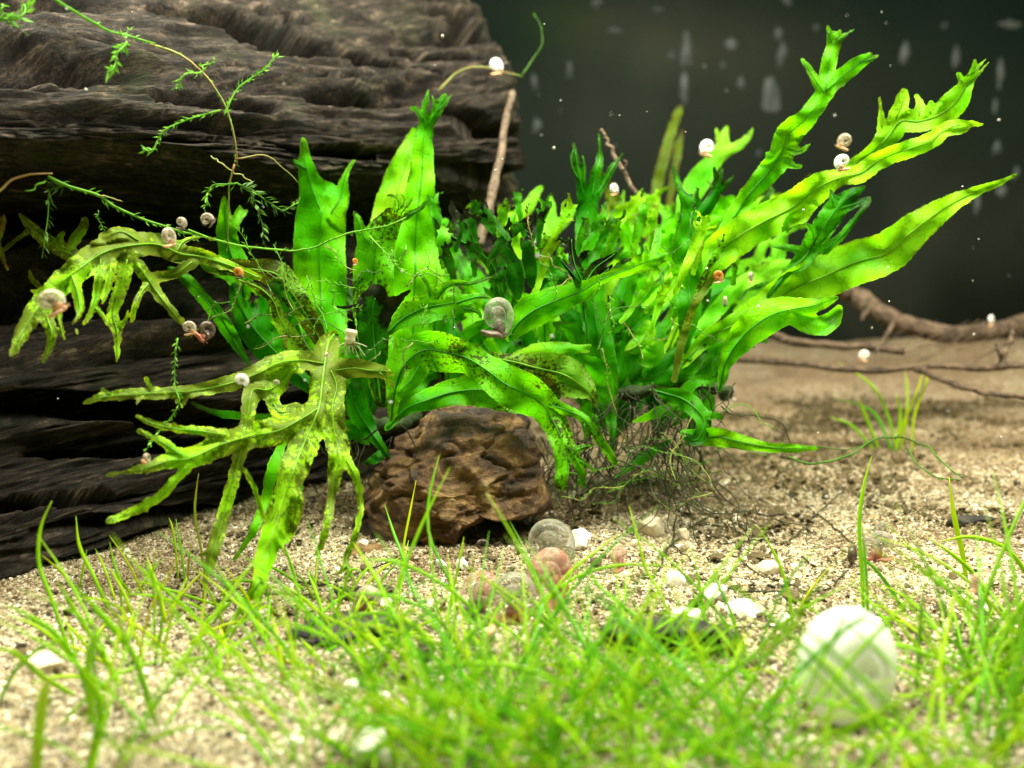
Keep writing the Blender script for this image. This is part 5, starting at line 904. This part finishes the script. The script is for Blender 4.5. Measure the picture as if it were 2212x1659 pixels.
traced('thin blades rising round the bright white stones', [([(1715,1370),(1705,1290),(1680,1210),(1637,1135)], 6, .3, .1), ([(1530,1400),(1522,1330),(1510,1260),(1500,1200)], 6, .2, 0), ([(1720,1330),(1740,1290),(1790,1225)], 5, .1, .8), ([(1600,1430),(1585,1340),(1550,1260),(1540,1225)], 6, .2, 0), ([(1980,1480),(1985,1400),(1990,1320),(1998,1265)], 7, -.3, .1), ([(1440,1480),(1420,1430),(1408,1350),(1405,1330)], 5, 0, 0)])
traced('blurred grass tuft far back on the sand at the right', [([(1948,975),(1950,920),(1980,850),(2000,782)], 5, 0, .5), ([(1940,975),(1915,890),(1880,830),(1810,782)], 5, 0, .1), ([(1970,980),(1975,900),(2000,830),(2005,790)], 5, 0, .5), ([(1930,975),(1900,910),(1870,880),(1800,860)], 5, .2, 0), ([(1900,970),(1870,900),(1855,860)], 6, 0, .2), ([(1935,975),(1945,900),(1935,850)], 6, .1, .2), ([(1955,960),(1960,850),(1955,800)], 4, .2, .3), ([(1890,970),(1840,920),(1790,900)], 5, 0, .1)])
traced('grass blades shooting in from the right edge, blurred', [([(2230,1190),(2160,1250),(2090,1290),(2040,1330)], 8, -.2, .3), ([(2150,1330),(2110,1250),(2060,1200),(2000,1160)], 8, 0, .1), ([(2240,1270),(2180,1190),(2100,1160),(2030,1170)], 8, 0, .1)])
# random tufts of the foreground meadow: each is a thing, the dense remainder is one mat
variants = []
def rand_blade(L, lean, az):
    n = 5; P = [np.zeros(3)]; a = random.uniform(.08, .95)
    for k in range(1, n):
        a += lean*random.uniform(.5, 1.5)/n; a = min(a, 1.9); st = L/(n-1); P.append(P[-1]+st*np.array([math.sin(a)*math.cos(az), math.sin(a)*math.sin(az), math.cos(a)]))
    return np.array(P)
VAR = []
for k in range(16):
    P = rand_blade(random.uniform(1.8, 3.2), random.uniform(.2, 1.5), 0.0); V, q, t, s = blade_geo(P, random.uniform(.015, .024), 14); b = Bag(); ye = random.choice((0, 0, .1, .3)); b.add(V, q, t, a=np.concatenate([np.repeat(np.clip((s-0.6), 0, 1)*.5+ye, 6), [ye, 1]])); VAR.append(b.mesh('blade', M_GRASS if k % 4 else M_GRASSD))
def tuft(x, y, n, sc_, label=None, group=None):
    c, d = hit(x, y); t = thing('grass_tuft', label, 'aquarium grass', (c[0], c[1], c[2]-.03), group)
    for i in range(n):
        o = link('blade', random.choice(VAR), t); o.location = (random.gauss(0, .16), random.gauss(0, .16), 0); o.rotation_euler = (random.gauss(0, .12), random.gauss(0, .12), random.uniform(0, 6.28)); s = sc_*random.uniform(.65, 1.2); o.scale = (s, s, s)
random.seed(40)
def glab(x, y):
    if x < 620: return 'thin grass tuft on the bare sand at the lower left', 'sparse grass tufts at the lower left'
    if x > 1960: return 'tall yellow green grass tuft right of the large white shell', 'tall grass tufts at the right'
    if y < 1500: return 'grass tuft with long crossing blades at the far edge of the meadow', 'grass tufts along the far edge of the meadow'
    return 'blurred bright grass tuft in the near meadow along the bottom of the picture', 'near meadow grass tufts'
spots_ = []
while len(spots_) < 66:
    x = random.uniform(-60, 2270); y = random.uniform(1340, 1760)
    den = 0.07 if x < 620 else (0.4 if x < 900 else 1.0)
    top = 1500 if x < 560 else (1490 if x < 1000 else (1500 if x < 1700 else (1590 if x < 2000 else 1400)))
    if y < top or random.random() > den: continue
    if abs(x-1825) < 150 and y < 1700 : continue
    spots_.append((x, y))
mid_ = []
while len(mid_) < 26:
    x = random.uniform(600, 1660) if len(mid_) < 20 else random.uniform(2000, 2240); mid_.append((x, random.uniform(1385, 1500)))
for (x, y) in mid_: tuft(x, y, random.randint(3, 6), random.uniform(.45, .8), *glab(x, y))
for (x, y) in spots_: tuft(x, y, random.randint(4, 8), random.uniform(.6, .95)*(1.25 if x > 2000 else 1), *glab(x, max(y, 1501)))
# the matted low growth between them
b = Bag(); random.seed(77); cnt = 0
while cnt < 280:
    x = random.uniform(-100, 2320); y = random.uniform(1330, 2000); den = 0.04 if x < 600 else (0.25 if x < 900 else 0.9)*(0.45 if y < 1540 else 1)
    top = 1540 if x < 560 else (1430 if x < 1000 else (1450 if x < 1700 else (1590 if x < 2000 else 1400)))
    if y < top or random.random() > den or (abs(x-1825) < 140 and y < 1680): continue
    c, d = hit(x, min(y, 2000)); P = rand_blade(random.uniform(.7, 2.0), random.uniform(.7, 2.8), random.uniform(0, 6.28))+c-np.array([0, 0, .03]); V, q, t, s = blade_geo(P, random.uniform(.012, .020), 10); ye = random.choice((0, 0, .15, .5)); b.add(V, q, t, a=ye); cnt += 1
for k in range(90):
    x = random.uniform(150, 900); y = random.uniform(1270, 1480); c, d = hit(x, y); P = rand_blade(random.uniform(.5, 1.2), random.uniform(.2, 1.2), random.uniform(0, 6.28))+c-np.array([0, 0, .03]); V, q, t, s = blade_geo(P, random.uniform(.016, .024), 8); b.add(V, q, t, a=random.choice((0, .3, .6)))
link('grass_mat', b.mesh('grass_mat', M_GRASS), None, kind='stuff', label='matted low grass growing between the foreground tufts')
